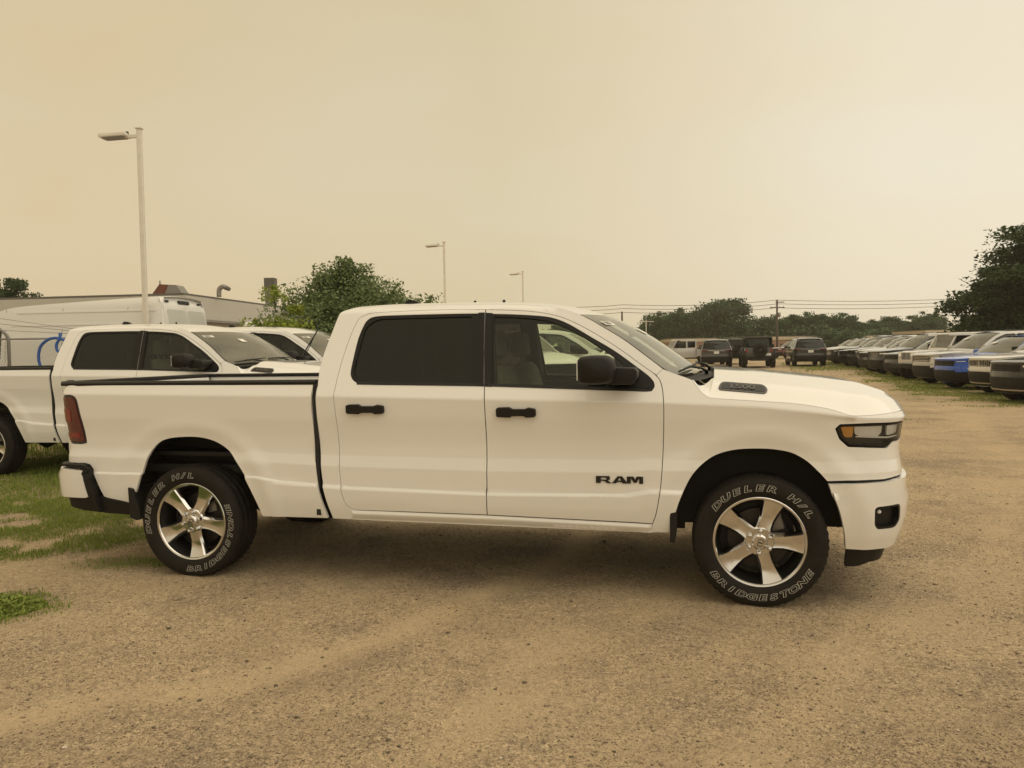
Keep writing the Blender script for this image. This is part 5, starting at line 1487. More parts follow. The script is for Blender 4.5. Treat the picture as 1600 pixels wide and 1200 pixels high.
    b = MB(); b.box((-3.46, 0, 1.655), (.20, 1.20, .03), bev=.01, ry=-.25); b.build('rear_spoiler', body, root)
    join_halves(S, 'intake_shade_panel', rounded([(yf(.90), .61), (ux, .62), (ux, .24), (yf(.93), .25)], [.05, 0, 0, .02], 2), lower, root, off=.006, rim=.02, res=.12)  # black intake panel, enlarged to carry the shade on the lower front
    join_halves(S, 'rear_bumper', [(-3.52, .64), (um, .66), (um, .33), (-3.52, .32)], PLASTIC, root, off=.02, rim=.03, res=.15)
    g = join_halves(S, 'grille', rounded([(yf(.55), .925), (ux, .925), (ux, .755), (yf(.55), .755)], [.02, 0, 0, .02], 2), PLASTIC, root, off=.004, rim=.01, res=.12)
    if grille == 'slots':
        for k in range(7):
            y = (k - 3) * .145
            u0 = yf(abs(y) + .045) if abs(y) > .05 else ux - .05; u1 = yf(max(abs(y) - .045, 0)) if abs(y) > .05 else ux
            ring_ = rounded([(u0, .765), (u1, .765), (u1, .915), (u0, .915)], .015, 2)
            if abs(y) < .05: join_halves(S, 'grille_slot', ring_, CHROME, g, holes=[inset_poly(ring_, .014)], off=.016, rim=.012, res=.08)
            else: S.panel('grille_slot', ring_, CHROME, g, holes=[inset_poly(ring_, .014)], side=1 if y < 0 else -1, off=.016, rim=.012, res=.08)
    else:
        for k in range(3):
            z0 = .78 + k * .05; join_halves(S, 'grille_bar', [(yf(.54), z0), (ux, z0), (ux, z0 + .016), (yf(.54), z0 + .016)], SATIN if grille == 'bars' else CHROME, g, off=.012, rim=.008, res=.2)
    join_halves(S, 'bumper_strip', rounded([(yf(.80), .70), (ux, .70), (ux, .655), (yf(.80), .655)], .01, 2), body, root, off=.022, rim=.03, res=.15)
    if chrome_lip: join_halves(S, 'chin_trim', rounded([(yf(.90), .345), (ux, .335), (ux, .30), (yf(.90), .315)], .008, 2), CHROME, root, off=.02, rim=.02, res=.15)
    if plate:
        b = MB(); b.box((-3.862, 0, .90), (.012, .31, .155)); b.build('licence_plate', PLATE, root)
        b = MB(); b.box((-3.858, 0, 1.03), (.02, .9, .02)); b.build('tailgate_trim', CHROME, root)
    b = MB(); b.box((-1.5, 0, .35), (4.2, 1.5, .16)); b.box((-1.6, 0, .62), (2.6, 1.6, .3)); b.build('underbody', UNDER, root)
    b = MB(); b.prism([(-.55, 1.08), (-.95, 1.10), (-1.05, .7), (-.5, .7)], 'y', -.80, .80, bev=.02)
    for yy in (-.38, .38): b.box((-1.75, yy, 1.15), (.16, .46, .62), bev=.05); b.box((-1.80, yy, 1.48), (.10, .26, .17), bev=.03); b.box((-2.75, yy, 1.12), (.16, .55, .5), bev=.05)
    b.build('cabin_interior', CABIN, root)
    if sticker:
        b = MB(); b.add([(-1.0, -.50, 1.50), (-1.0, -.20, 1.515), (-.90, -.20, 1.465), (-.90, -.50, 1.45)], [(0, 1, 2, 3)])
        b.build('window_sticker', STICKER, root)
    return root
def make_jeep(name, body, topmat, truck=False):
    """boxy off-roader: upright slotted grille, round lamps, flat fenders, spare on the tailgate (or a pickup bed)"""
    root = empty(name); rx = -3.43 if truck else -2.95; cabend = -2.35 if truck else -3.42; end = -4.35 if truck else -3.42
    b = MB(); b.prism([(-.50, .50), (cabend, .50), (cabend, 1.19), (-.72, 1.19), (-.50, 1.14)], 'y', -.76, .76, bev=.03); tub = b.build('body_tub', body, root, angle=R(40))
    b = MB(); b.prism([(-.62, .62), (.50, .62), (.50, 1.06), (.40, 1.115), (-.62, 1.165)], 'y', -.60, .60, bev=.04); b.build('bonnet', body, root, angle=R(40))
    b = MB(); b.box((.53, 0, .86), (.08, 1.24, .46), bev=.03); g = b.build('grille', body, root, angle=R(40))
    for k in range(7): MB().box((.572, (k - 3) * .10, .92), (.01, .055, .26)).build('grille_slot', SEAL, g)
    for sd in (1, -1):
        MB().lathe([(0, .05), (.07, .045), (.095, .0), (.095, -.02)], seg=14, axis='x', c=(.56, sd * .47, .92)).build('headlight', REFLECTOR, root, smooth=True)
        MB().prism([(.62, .98), (.35, 1.00), (-.35, 1.00), (-.58, .72), (-.50, .72), (-.30, .93), (.30, .93), (.60, .86)], 'y', -sd * .60, -sd * .94, bev=.015).build('front_fender', PLASTIC, root)
        MB().prism([(rx + .55, .72), (rx + .36, .99), (rx - .36, .99), (rx - .55, .75), (rx - .47, .75), (rx - .30, .92), (rx + .30, .92), (rx + .47, .70)], 'y', -sd * .70, -sd * .94, bev=.015).build('rear_fender', PLASTIC, root)
        MB().box((end - .01, sd * .68, 1.0), (.05, .14, .22), bev=.01).build('tail_light', REDB, root)
        MB().box((-.85, sd * .98, 1.28), (.10, .20, .20), bev=.03).build('side_mirror', PLASTIC, root, angle=R(50))
        # windows and pillars
        MB().prism([(-.90, 1.24), (-1.62, 1.24), (-1.62, 1.68), (-1.02, 1.68)], 'y', sd * .715, sd * .725).build('side_window', G_FAR, root)
        MB().prism([(-1.74, 1.24), (-2.30, 1.24), (-2.30, 1.68), (-1.74, 1.68)], 'y', sd * .715, sd * .725).build('side_window', G_DARK, root)
        if not truck: MB().prism([(-2.42, 1.24), (-3.30, 1.24), (-3.28, 1.68), (-2.42, 1.68)], 'y', sd * .715, sd * .725).build('side_window', G_DARK, root)
        b = MB()
        for x in ((-1.68, -2.35) + (() if truck else (-3.36,))): b.box((x, sd * .72, 1.45), (.10, .06, .54))
        b.box((-1.9, sd * .73, 1.72), (abs(cabend) - .95, .06, .08)); b.build('hardtop_frame', topmat, root)
        for x, ph_ in ((0, .2), (rx, .8)): add_wheel(root, x, .80, .41, sd, ph_, WJ, mats=(TYRE, BARREL, POCKET), detail=False)
    b = MB(); b.prism([(-.98, 1.735), (-1.00, 1.79), (cabend + .06, 1.80), (cabend, 1.74)], 'y', -.74, .74, bev=.02); b.build('hardtop_roof', topmat, root, angle=R(40))
    mk('windshield', [(-.68, -.66, 1.20), (-.68, .66, 1.20), (-.95, .64, 1.70), (-.95, -.64, 1.70)], [(0, 1, 2, 3)], G_WIND, root, False)
    b = MB()
    for sd in (1, -1): b.tube([(-.66, sd * .70, 1.17), (-.98, sd * .68, 1.75)], .035, 6)
    b.tube([(-.97, -.70, 1.74), (-.97, .70, 1.74)], .035, 6); b.tube([(-.67, -.70, 1.185), (-.67, .70, 1.185)], .03, 6); b.build('windshield_frame', body, root)
    MB().box((.74, 0, .56), (.14, 1.62, .17), bev=.03).build('front_bumper', PLASTIC, root, angle=R(40))
    MB().box((end - .08, 0, .58), (.14, 1.60, .16), bev=.03).build('rear_bumper', PLASTIC, root, angle=R(40))
    mk('rear_window', [(cabend - .004, -.60, 1.26), (cabend - .004, .60, 1.26), (cabend + .05, .56, 1.68), (cabend + .05, -.56, 1.68)], [(0, 1, 2, 3)], G_DARK, root, False)
    if truck:
        b = MB(); b.prism([(-2.40, .62), (-4.34, .62), (-4.34, 1.14), (-2.40, 1.14)], 'y', -.76, -.70); b.prism([(-2.40, .62), (-4.34, .62), (-4.34, 1.14), (-2.40, 1.14)], 'y', .70, .76); b.box((-4.31, 0, .88), (.06, 1.5, .52)); b.box((-3.37, 0, .72), (1.9, 1.4, .04)); b.box((-2.42, 0, .88), (.05, 1.5, .52))
        b.build('cargo_bed', body, root)
    else:
        MB().lathe([(.20, -.13), (.38, -.13), (.41, -.08), (.41, .08), (.38, .13), (.20, .13), (.20, -.05)], seg=26, axis='x', c=(-3.60, -.06, 1.02)).build('spare_tyre', TYRE, root, smooth=True)
        MB().lathe([(0, -.06), (.06, -.07), (.21, -.02), (.22, .05)], seg=18, axis='x', c=(-3.66, -.06, 1.02)).build('spare_rim', BARREL, root, smooth=True)
        MB().box((-3.435, -.52, .78), (.02, .30, .15)).build('licence_plate', PLATE, root)
    b = MB(); b.box((-1.6, 0, .48), (4.0 if not truck else 5.4, .9, .14)); 
    for yy in (-.36, .36): b.box((-1.70, yy, 1.15), (.15, .44, .6), bev=.05)
    b.build('chassis_frame', UNDER, root)
    return root
VAN_PLAN = [(-4.85, 0), (-4.845, .6), (-4.835, .86), (-4.80, .95), (-4.72, .99), (-4.4, 1.01), (-2.5, 1.02), (-.5, 1.02), (.2, 1.0), (.55, .94), (.78, .80), (.90, .55), (.95, .25), (.96, 0)]
_vk = crom([(.2, .10), (.35, .04), (.55, 0), (1.1, 0), (1.3, .012), (1.9, .055), (2.3, .10), (2.5, .135), (2.62, .19), (2.70, .29)], 8)
VAN_SHELL = Shell(VAN_PLAN, -2.0, lambda u, z: np.interp(z, [q[0] for q in _vk], [q[1] for q in _vk]))
def make_van(name, body):
    S = VAN_SHELL; root = empty(name); um, ux = S.umin, S.umax; yf = S.uy_front; yr = S.uy_rear
    hoodl = crom([(ux, .98), (yf(.5), 1.0), (.62, 1.10), (.25, 1.28), (-.05, 1.38)], 4)
    apil = crom([(-.05, 1.38), (-.42, 1.80), (-.78, 2.15), (-1.0, 2.30)], 4)
    roofl = crom([(-1.0, 2.30), (-1.25, 2.43), (-1.7, 2.51), (-3.0, 2.585), (-4.4, 2.655), (-4.75, 2.645)], 4)
    ar1 = circle_arch(0, .36, .43, .30); ar2 = circle_arch(-3.75, .36, .43, .32)
    roofl = roofl + [(-4.86, 2.635), (-4.95, 2.63), (yr(.75), 2.625), (yr(.4), 2.62), (um, 2.62)]
    outline = hoodl[:-1] + apil[:-1] + roofl + [(um, .42), (-4.6, .40)] + ar2[::-1] + [(-2, .34)] + ar1[::-1] + [(.6, .32), (ux, .30)]
    dw = rounded([(-.25, 1.42), (-1.25, 1.42), (-1.28, 2.06), (-.92, 2.06), (-.55, 1.74)], .04, 2)
    for sd in (1, -1):
        S.panel('body_side', outline, body, root, holes=[dw], side=sd, res=.16, rim=.03)
        S.panel('side_window', dw, G_FAR, root, side=sd, off=-.008, rim=0, res=.3)
        for z0, a, b_ in ((2.36, -1.6, -4.6), (2.10, -1.5, -4.65), (1.86, -1.5, -4.65), (1.30, -1.4, -4.65), (.80, -.6, -3.2)):
            S.panel('body_rib', rounded([(a, z0), (b_, z0), (b_, z0 + .03), (a, z0 + .03)], .012, 2), body, root, side=sd, off=.010, rim=.012, res=.4)
        for x in (-1.36, -2.6, -4.0):
            S.panel('panel_seam', [(x, .5), (x + .008, .5), (x + .008, 2.45), (x, 2.45)], SEAL, root, side=sd, off=.0015, rim=0, res=.5)
        rd = S.panel('rear_door', rounded([(um + .006, 2.50), (yr(.86), 2.50), (yr(.90), .55), (um + .006, .55)], [0, .06, .06, 0], 3), body, root, side=sd, off=.014, rim=.02, res=.3)
        S.panel('door_window', rounded([(um + .06, 2.40), (yr(.74), 2.40), (yr(.78), 1.55), (um + .06, 1.55)], .05, 3), PANEL_SKYTONE, rd, side=sd, off=.020, rim=.006, res=.3)
        S.panel('tail_light', rounded([(yr(.90), 1.55), (-4.70, 1.55), (-4.70, 1.0), (yr(.90), 1.0)], .03, 2), REDL, root, side=sd, off=.010, rim=.02, res=.2)
        S.panel('marker_lamp', rounded([(yr(.72), 2.585), (yr(.60), 2.585), (yr(.60), 2.55), (yr(.72), 2.55)], .01, 2), SEAL, root, side=sd, off=.016, rim=.02, res=.1)
        S.panel('headlight', rounded([(.60, 1.02), (yf(.55), .96), (yf(.58), .80), (.66, .84)], .04, 2), REFLECTOR, root, side=sd, off=.006, rim=.02, res=.1)
        b = MB(); b.box((-.40, -sd * 1.16, 1.62), (.12, .22, .36), bev=.04); b.box((-.36, -sd * 1.04, 1.48), (.05, .16, .05)); b.build('side_mirror', PLASTIC, root, angle=R(50))
        for x in (0, -3.75): add_wheel(root, x, .88, .36, sd, .4, WS, mats=(TYRE, BARREL, POCKET), detail=False)
    E = S.pos(*np.array(hoodl[::-1]).T); span('bonnet', E, body, root, bow=lambda s: (.2 * (1 - s) ** 3, 0, .05), n=12)
    E = S.pos(*np.array(apil).T); span('windshield', E[::-1], G_WIND, root, bow=lambda s: (.25, 0, .02), n=12, flip=(1, 0, .6))
    E = S.pos(*np.array(roofl).T); span('roof', E, body, root, bow=lambda s: (.25 * (1 - s) ** 5, 0, .045 * (1 - s ** 8)), n=10)
    join_halves(S, 'brake_light_bar', rounded([(um, 2.60), (yr(.22), 2.60), (yr(.22), 2.535), (um, 2.535)], [0, .02, .02, 0], 2), SEAL, root, off=.018, rim=.03, res=.1)
    join_halves(S, 'front_bumper', [(.40, .72), (ux, .72), (ux, .32), (.40, .34)], PLASTIC, root, off=.02, rim=.03, res=.2)
    join_halves(S, 'rear_bumper', [(-4.55, .56), (um, .56), (um, .40), (-4.55, .40)], PLASTIC, root, off=.05, rim=.05, res=.2)
    MB().box((-1.9, 0, .42), (5.0, 1.6, .2)).build('underbody', UNDER, root)
    MB().box((-1.4, 0, 1.2), (.1, 1.76, 1.6)).build('bulkhead', CABIN, root)
    return root
PANEL_SKYTONE = plain('sky_toned_door_glass', (.66, .66, .62), rough=.12, coat=1.0, var=.05)  # pale base colour carries the sky's reflection in the rear door panes

def face(o, x, y, heading, dz=0.0):
    """stand a vehicle with its front axle at (x, y), pointing along heading (radians, from +x)"""
    o.location = (x, y, float(gz(y)) + dz); o.rotation_euler = (0, 0, heading); return o
GW = 'white pickup trucks'
# two more of the same pickup behind, and two farther off seen through its cab
t2 = face(copy_tree(TRUCK), -2.73, 10.39, -.186); tag(t2, 'white pickup truck directly behind the front truck, its tail cut by the left edge', 'pickup truck', GW)
t3 = face(copy_tree(TRUCK), -2.12, 12.75, -.186); tag(t3, 'white pickup truck third in line, only its cab front showing past the second truck', 'pickup truck', GW)
t4 = face(copy_tree(TRUCK), 2.6, 20.2, -.12); tag(t4, 'white pickup truck farthest back, facing right, seen through the front truck\'s cab window', 'pickup truck', GW)
t5 = face(copy_tree(TRUCK), .45, 16.6, R(-62)); tag(t5, 'white pickup truck with its nose to the camera, seen through the front truck\'s cab window', 'pickup truck', GW)
def antenna(par):
    b = MB(); P = [(-.36, .82, 1.40), (-.34, .82, 1.55), (-.24, .84, 1.72), (-.17, .85, 1.84), (-.18, .85, 1.93)]
    b.tube(crom(P, 5), .010, 6); b.tube(crom([(-.40, .82, 1.40), (-.30, .83, 1.58), (-.21, .84, 1.76)], 5), .006, 6)
    b.build('whip_antenna', SEAL, par, smooth=True)
antenna(t2)
van = face(make_van('cargo_van', VANWHITE), -11.62, 17.45, R(180 - 6)); tag(van, 'white high-roof cargo van behind the chain-link fence', 'van')

ROW = 'vehicles parked nose-out along the right side'
def row_pt(k, dx=0.0): return 11.63 + .7985 * k + dx, 19.0 + 2.769 * k
def park(o, k, label, cat, dx=0.0, dy=0.0, turn=0.0, front=.87):
    x, y = row_pt(k, dx); face(o, x + front, y + dy, R(180) + turn); o.scale = (1, 1, 1 + .05 * math.sin(k * 2.4)); tag(o, label, cat, ROW); return o
park(make_suv('sport_utility_vehicle', BLACKP, 'bars', chrome_lip=True), 0, 'black SUV nearest the camera in the right-hand row, cut by the frame', 'SUV', .1)
park(make_suv('sport_utility_vehicle', WHITE, 'slots', chrome_lip=True), 1, 'white SUV with a seven-slot chrome grille, second in the right-hand row', 'SUV', .35)
park(make_suv('sport_utility_vehicle', BLUE, 'bars', film=BLUE), 2, 'bright blue SUV in the right-hand row', 'SUV', .05)
park(make_suv('sport_utility_vehicle', SILVER, 'chrome', film=CARD), 3, 'silver SUV with white film on its bumper, next beyond the blue one', 'SUV', -.05)
park(make_jeep('off_road_vehicle', WHITE, WHITE), 4, 'white boxy off-roader with an upright windshield in the right-hand row', 'off-roader', -.1, front=.75)
tones = [(BLACKP, 'black'), (CHAR, 'charcoal'), (BLACKP, 'black'), (SILVER, 'silver'), (CHAR, 'charcoal'), (BLACKP, 'black'), (CHAR, 'charcoal'), (BLACKP, 'black'), (WHITE, 'white')]
ordn = ['sixth', 'seventh', 'eighth', 'ninth', 'tenth', 'eleventh', 'twelfth', 'thirteenth', 'last and farthest']
for i, ((pm_, cn), od) in enumerate(zip(tones, ordn)):
    park(make_suv('sport_utility_vehicle', pm_, 'chrome' if i % 2 else 'bars', film=CARD if i in (3, 8) else False), 5 + i, '%s SUV, %s from the camera in the right row%s' % (cn, od, ', film on its bumper' if i in (3, 8) else ''), 'SUV', random.uniform(-.35, .3), dy=random.uniform(-.25, .25), turn=random.uniform(-.07, .07))
for k, (px_, py_, pm_, lb) in enumerate([(26.2, 64.0, SILVER, 'leftmost'), (27.2, 66.5, WHITE, 'second from left'), (28.6, 68.5, SILVER, 'middle'), (30.2, 70.5, MAROON, 'second from right'), (31.8, 72.0, SILVER, 'rightmost')]):
    o = face(make_suv('sport_utility_vehicle', pm_, 'bars', sticker=False), px_, py_, R(188)); tag(o, '%s of the five far SUVs peeping over the end of the right-hand row' % lb, 'SUV', 'far SUVs beyond the row')
# vehicles standing at the back of the lot
BK = 'vehicles at the back of the lot'
tag(face(make_suv('sport_utility_vehicle', BLACKP, 'bars', plate=True, sticker=False), 18.75, 51.5, R(78)), 'black SUV seen from behind, next to the end of the right-hand row', 'SUV', BK)
tag(face(make_jeep('off_road_vehicle', OLIVE, SEAL), 15.15, 49.6, R(77)), 'dark boxy off-roader seen from behind with its spare wheel on the tailgate', 'off-roader', BK)
tag(face(make_suv('sport_utility_vehicle', CHAR, 'bars', plate=True, sticker=False), 13.55, 53.0, R(77)), 'charcoal SUV with white plate seen from behind, left of the off-roader', 'SUV', BK)
tag(face(make_jeep('off_road_vehicle', OLIVE, OLIVE), 16.35, 58.5, R(74)), 'dark green boxy off-roader half hidden between the two rear-facing vehicles', 'off-roader', BK)
tag(face(make_jeep('off_road_pickup', SILVER, SILVER, True), 10.9, 58.0, R(186)), 'silver boxy pickup facing left beyond the front truck\'s windshield', 'pickup truck', BK)
tag(face(make_suv('estate_car', MAROON, 'bars', sticker=False), 26.4, 78.0, R(200)), 'small maroon car far off between the off-roader and the black SUV', 'car', BK)

# ------------------------------------------------------------------ fence, buildings, poles
def fence():
    y0 = 15.25; z0 = float(gz(y0)); root = empty('chain_link_fence', (-9.0, y0, z0))
    tag(root, 'chain-link fence with bent barbed-wire arms in front of the van', 'fence')
    xs = [-14.8 + 9, -12.2 + 9, -9.62 + 9, -7.3 + 9]
    for x in xs:
        b = MB(); b.tube([(x, 0, -.2), (x, 0, 1.86), (x - .02, -.02, 1.92), (x - .30, -.20, 2.28)] if x < 1 else [(x, 0, -.2), (x, 0, 1.86)], [.032, .032, .030, .022] if x < 1 else .04, 8); b.build('fence_post', GALV, root, smooth=True)
    b = MB(); b.tube([(xs[0], 0, 1.84), (xs[-1], 0, 1.84)], .018, 6); b.build('top_rail', GALV, root, smooth=True)
    for f in (.25, .62, .97):
        b = MB(); p = lambda x, sag: (x - .30 * f, -.20 * f, 1.92 + .36 * f - sag)
        pts = []
        for a, c in zip(xs[:-1], xs[1:]): pts += [p(a, 0), p((a + c) / 2, .02)]
        pts[-1] = (xs[-1], 0, 1.85); b.tube(pts, .0045, 4)
        for a in np.arange(xs[0], xs[-2], .13): q = p(a, .01); b.tube([(q[0], q[1] - .02, q[2] - .02), (q[0] + .01, q[1] + .02, q[2] + .02)], .003, 3)
        b.build('barbed_wire', GALV, root)
    V = []; F = []; d = .055; wr = .0036
    n = int((xs[-1] - xs[0]) / d)
    for i in range(n):
        x = xs[0] + i * d
        for k in range(int(1.8 / d)):
            z = .04 + k * d; s_ = 1 if k % 2 == 0 else -1
            xa = x - s_ * d / 2 + d / 2; xb = x + s_ * d / 2 + d / 2
            b0 = len(V)
            for (xx, zz) in ((xa, z), (xb, z + d)):
                V += [(xx - wr, 0, zz), (xx + wr, -wr, zz), (xx + wr, wr * 1.5, zz)]
            F += [(b0, b0 + 1, b0 + 4, b0 + 3), (b0 + 1, b0 + 2, b0 + 5, b0 + 4), (b0 + 2, b0, b0 + 3, b0 + 5)]
    o = bpy.data.objects.new('chain_link_mesh', big_mesh('chain_link_mesh', V, F, GALV, 4)); COL.objects.link(o); o.parent = root
    o['kind'] = 'stuff'
    b = MB(); P = [(-8.96, -.05, 1.05), (-9.02, -.06, 1.28), (-8.98, -.06, 1.52), (-8.82, -.06, 1.66), (-8.63, -.06, 1.68), (-8.46, -.06, 1.60), (-8.42, -.07, 1.46), (-8.52, -.08, 1.38), (-8.64, -.08, 1.44), (-8.66, -.08, 1.56), (-8.60, -.07, 1.68), (-8.60, -.04, 1.78)]
    b.tube([(x, y0 + y, z + z0 + .16) for x, y, z in crom(P, 6)], .028, 8)
    h = b.build('hose', HOSE, None, smooth=True); tag(h, 'blue hose looped over the chain-link fence', 'hose')
fence()
def building(name, pts, h, fascia, label):
    """flat-roofed block from a footprint (anticlockwise corner list)"""
    root = empty(name, (pts[0][0], pts[0][1], float(gz(pts[0][1]))))
    ox, oy = pts[0]
    def loc(p): return (p[0] - ox, p[1] - oy)
    q = [loc(p) for p in pts]; n = len(q)
    b = MB(); b.prism(q, 'z', -.3, h - fascia); b.build('wall', BLDWALL, root)
    q2 = inset_poly(q, -.18); b = MB(); b.prism(q2, 'z', h - fascia, h); b.build('fascia', BLDFASCIA, root)
    q3 = inset_poly(q, -.24); b = MB(); b.prism(q3, 'z', h - fascia - .10, h - fascia - .004); b.build('gutter', GALV, root)
    q4 = inset_poly(q, -.10); b = MB(); b.prism(q4, 'z', h + .004, h + .09); b.build('roof', ROOFDARK, root)
    tag(root, label, 'building'); return root
bld = building('workshop_building', [(-12.3, 30.0), (-10.6, 46.0), (-40.0, 50.0), (-41.5, 34.0)], 3.62, .85, 'low grey workshop building with a flat roof behind the van')
def vent(name, label, f):
    r = f(); tag(r, label, 'roof vent', 'vents on the workshop roof'); return r
zr = float(gz(30)) + 3.71
def v1():
    r = empty('roof_vent', (-13.4, 31.6, zr)); 
    MB().prism([(-.62, 0), (.62, 0), (.34, .42), (-.30, .46)], 'y', -.35, .35, bev=.01).build('hood', GALV, r)
    MB().prism([(-.66, 0.02), (-.16, .02), (.02, .43), (-.32, .465)], 'y', -.362, -.354).build('rust_panel', RUST, r)
    MB().tube([(-.32, -.3, .0), (-.32, -.3, .60)], .03, 6).build('pipe', GALV, r); return r
vent('v', 'hooded metal roof vent streaked with rust above the van', v1)
def v2():
    r = empty('roof_vent', (-11.75, 32.2, zr)); 
    P = [(0, 0, 0), (0, 0, .28), (.05, 0, .46), (.20, 0, .56), (.36, 0, .54), (.44, 0, .48)]
    MB().tube(crom(P, 4), .13, 12).build('gooseneck', GALV, r, smooth=True); r.scale = (.72, .72, .72); MB().tube([(.38, 0, .515), (.62, 0, .40)], [.14, .10], 10).build('mouth', ROOFDARK, r); return r
vent('v', 'curved gooseneck roof vent with a dark mouth', v2)
def v3():
    r = empty('roof_stack', (-12.0, 40.0, zr + .05)); 
    MB().box((0, 0, .35), (.46, .46, 1.1)).build('stack', GALV, r); MB().box((0, 0, 1.15), (.52, .52, .52), bev=.02).build('stack_cap', ROOFDARK, r); return r
vent('v', 'square dark-capped exhaust stack beside the bushy tree', v3)
def v4():
    r = empty('roof_vent', (-8.85, 27.0, float(gz(27)) + 1.8)); 
    MB().lathe([(.10, -1.8), (.10, .45), (.20, .47), (.24, .55), (.16, .66), (0, .70)], seg=12, axis='z').build('mushroom_cap', PLATE, r, smooth=True)
    MB().box((0, 0, -.9), (.7, .7, 2.0), bev=.05).build('equipment_box', ROOFDARK, r); return r
vent('v', 'white mushroom-capped vent on a dark box in front of the workshop wall', v4)
def lamp_post(x, y, h, label, arm=.62, double=False):
    r = empty('lamp_post', (x, y, float(gz(y))))
    MB().box((0, 0, h / 2), (.088, .088, h), bev=.012).build('pole', POLEM, r)
    MB().box((0, 0, h + .012), (.13, .13, .024)).build('pole_cap', POLEM, r)
    for sg in ((-1, 1) if double else (-1,)):
        MB().box((sg * .16, 0, h - .14), (.26, .06, .06)).build('arm', POLEM, r)
        hd = MB().box((sg * (.10 + arm * .62), 0, h - .13), (arm * .86, .30, .075), bev=.02, ry=.06 * sg).build('lamp_head', POLEM, r)
        MB().box((sg * (.10 + arm * .62), 0, h - .175), (arm * .66, .24, .012), ry=.06 * sg).build('diffuser', GALV, hd)
        MB().lathe([(.03, 0), (.03, .05), (.0, .06)], seg=8, axis='z', c=(sg * .24, 0, h - .10)).build('photocell', SEAL, hd)
    MB().lathe([(.22, 0), (.22, .5), (.20, .52), (0, .53)], seg=14, axis='z').build('base', BLDWALL, r)
    return tag(r, label, 'lamp post', 'parking lot lamp posts')
lamp_post(-7.30, 15.95, 5.96, 'tall pale lamp post standing against the van, nearest of the lamp posts')
lamp_post(-2.68, 32.6, 5.79, 'lamp post right of the bushy tree')
lamp_post(.70, 45.2, 5.71, 'lamp post rising behind the middle of the front truck\'s roof')
lamp_post(16.6, 98, 4.6, 'small far lamp post with two heads in front of the wood', .8, True)
def utility_pole(x, y, h, label, arms=2):
    r = empty('utility_pole', (x, y, float(gz(y))))
    MB().tube([(0, 0, -.2), (0, 0, h)], [.17, .12], 8).build('pole', WOODPOLE, r, smooth=True)
    for k in range(arms):
        zz = h - .35 - k * .75; L = 2.0 - .0 * k
        a = MB().box((.35 if k == 0 else 0, -.14, zz), (L if k else 1.2, .10, .12)).build('cross_arm', WOODPOLE, r)
        for dx in (-.85, -.3, .3, .85):
            if k: MB().lathe([(.05, 0), (.06, .06), (.03, .14), (0, .15)], seg=6, axis='z', c=(dx, -.14, zz + .06)).build('insulator', GALV, a)
    if arms: MB().lathe([(.0, 0), (.20, .02), (.20, .62), (0, .66)], seg=10, axis='z', c=(.30, 0, h - 2.4)).build('transformer', GALV, r, smooth=True)
    return tag(r, label, 'utility pole', 'utility poles')
utility_pole(36.7, 110, 7.6, 'wooden utility pole with cross-arms in front of the hazy wood')
utility_pole(15.6, 112, 6.4, 'plain wooden pole above the front truck\'s windshield', 0)
def wire(name, z1, z2, label, yoff):
    xs = [-2, 15.6, 36.7, 66, 100]; b = MB(); pts = []
    zz = [z1 + .1, z1 - .25, z1, z2, z2 - .2]
    for a, c, za, zb in zip(xs[:-1], xs[1:], zz[:-1], zz[1:]):
        for t in np.linspace(0, 1, 9)[:-1]: pts.append((a + (c - a) * t, 110 + yoff + 2.0 * (a - 36.7) / -40, za + (zb - za) * t - 4 * .35 * t * (1 - t)))
    pts.append((xs[-1], 110 + yoff, zz[-1])); b.tube(pts, .030, 4)
    o = b.build(name, WIREM, None); tag(o, label, 'power line', 'overhead lines')
wire('power_line', 7.95, 7.9, 'uppermost overhead line strung from the utility pole', 0)
wire('power_line', 7.4, 7.45, 'second overhead line just under the uppermost', -.6)
wire('power_line', 6.9, 7.0, 'lowest and thickest overhead line on the utility pole', .3)
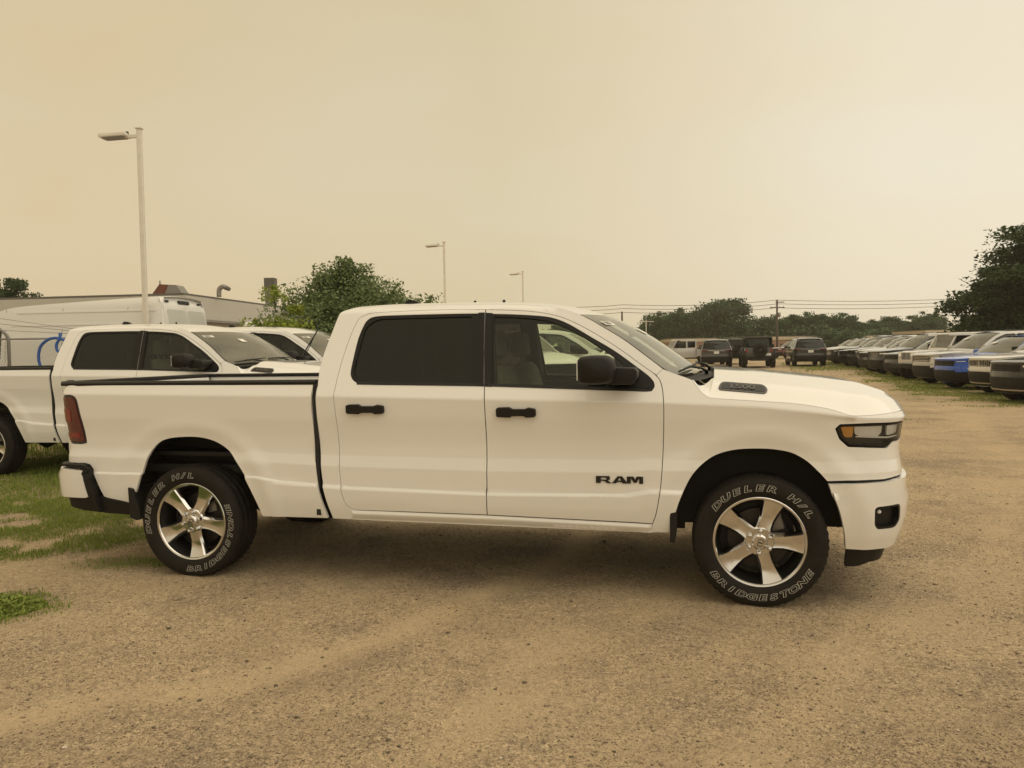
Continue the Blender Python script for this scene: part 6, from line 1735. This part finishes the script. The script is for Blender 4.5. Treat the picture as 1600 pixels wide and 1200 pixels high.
def low_block(name, x0, x1, y, h, d, label):
    r = empty(name, (x0, y, float(gz(y)))); w = x1 - x0
    MB().box((w / 2, d / 2, (h - .45) / 2), (w, d, h - .45)).build('wall', BRICK, r)
    MB().box((w / 2, d / 2, h - .225), (w + .3, d + .3, .45)).build('fascia_band', BANDM, r)
    MB().box((w / 2, d / 2, h + .06), (w + .1, d + .1, .1)).build('roof', ROOFDARK, r)
    k = int(w / 3.2)
    for i in range(k):
        f = MB().box((1.6 + i * 3.2, -.02, 1.0), (2.1, .05, 1.1)).build('window', LAMPDARK, r)
        MB().box((1.6 + i * 3.2, -.06, 1.0), (.06, .04, 1.1)).build('mullion', BANDM, f)
    return tag(r, label, 'building', 'low brick buildings across the road')
low_block('brick_building', 24.0, 31.6, 118, 2.5, 10, 'low brick building with a beige band left of the rear-facing SUVs')
low_block('brick_building', 33.2, 45.5, 119, 2.6, 10, 'low brick building with a beige band behind the dark off-roader')
low_block('brick_building', 50.5, 61.0, 121, 2.55, 10, 'low brick building with a beige band above the far end of the car row')
low_block('brick_building', 60.9, 72.5, 117, 3.15, 10, 'taller brick building with a beige parapet above the middle of the car row')
for x, y, s_, lb in ((32.4, 116.5, 1.5, 'green hedge bush between the two left brick buildings'), (47.6, 116.5, 1.9, 'green hedge bush right of the dark off-roader, before the brick buildings')):
    t = put_tree('hedge_bush', far_kinds[3], (x, y, float(gz(y)) - .1), .3, (s_ * .55, s_ * .4, .36 * s_ / 1.5)); tag(t, lb, 'bush')

# ------------------------------------------------------------------ haze (smoke in the air)
hz = MB().box((0, 0, 9.0), (1300, 1300, 22.0)).build('haze', None or WIREM, None)
hz.data.materials.clear()
hm = bpy.data.materials.new('haze_air'); hm.use_nodes = True; hm.node_tree.nodes.clear()
ho = hm.node_tree.nodes.new('ShaderNodeOutputMaterial'); hv_ = hm.node_tree.nodes.new('ShaderNodeVolumePrincipled')
hv_.inputs['Color'].default_value = (.90, .86, .78, 1); hv_.inputs['Density'].default_value = .0006; hv_.inputs['Anisotropy'].default_value = .2
hm.node_tree.links.new(hv_.outputs[0], ho.inputs['Volume']); hz.data.materials.append(hm)
tag(hz, 'thin tan smoke haze in the air', 'haze', kind='stuff')
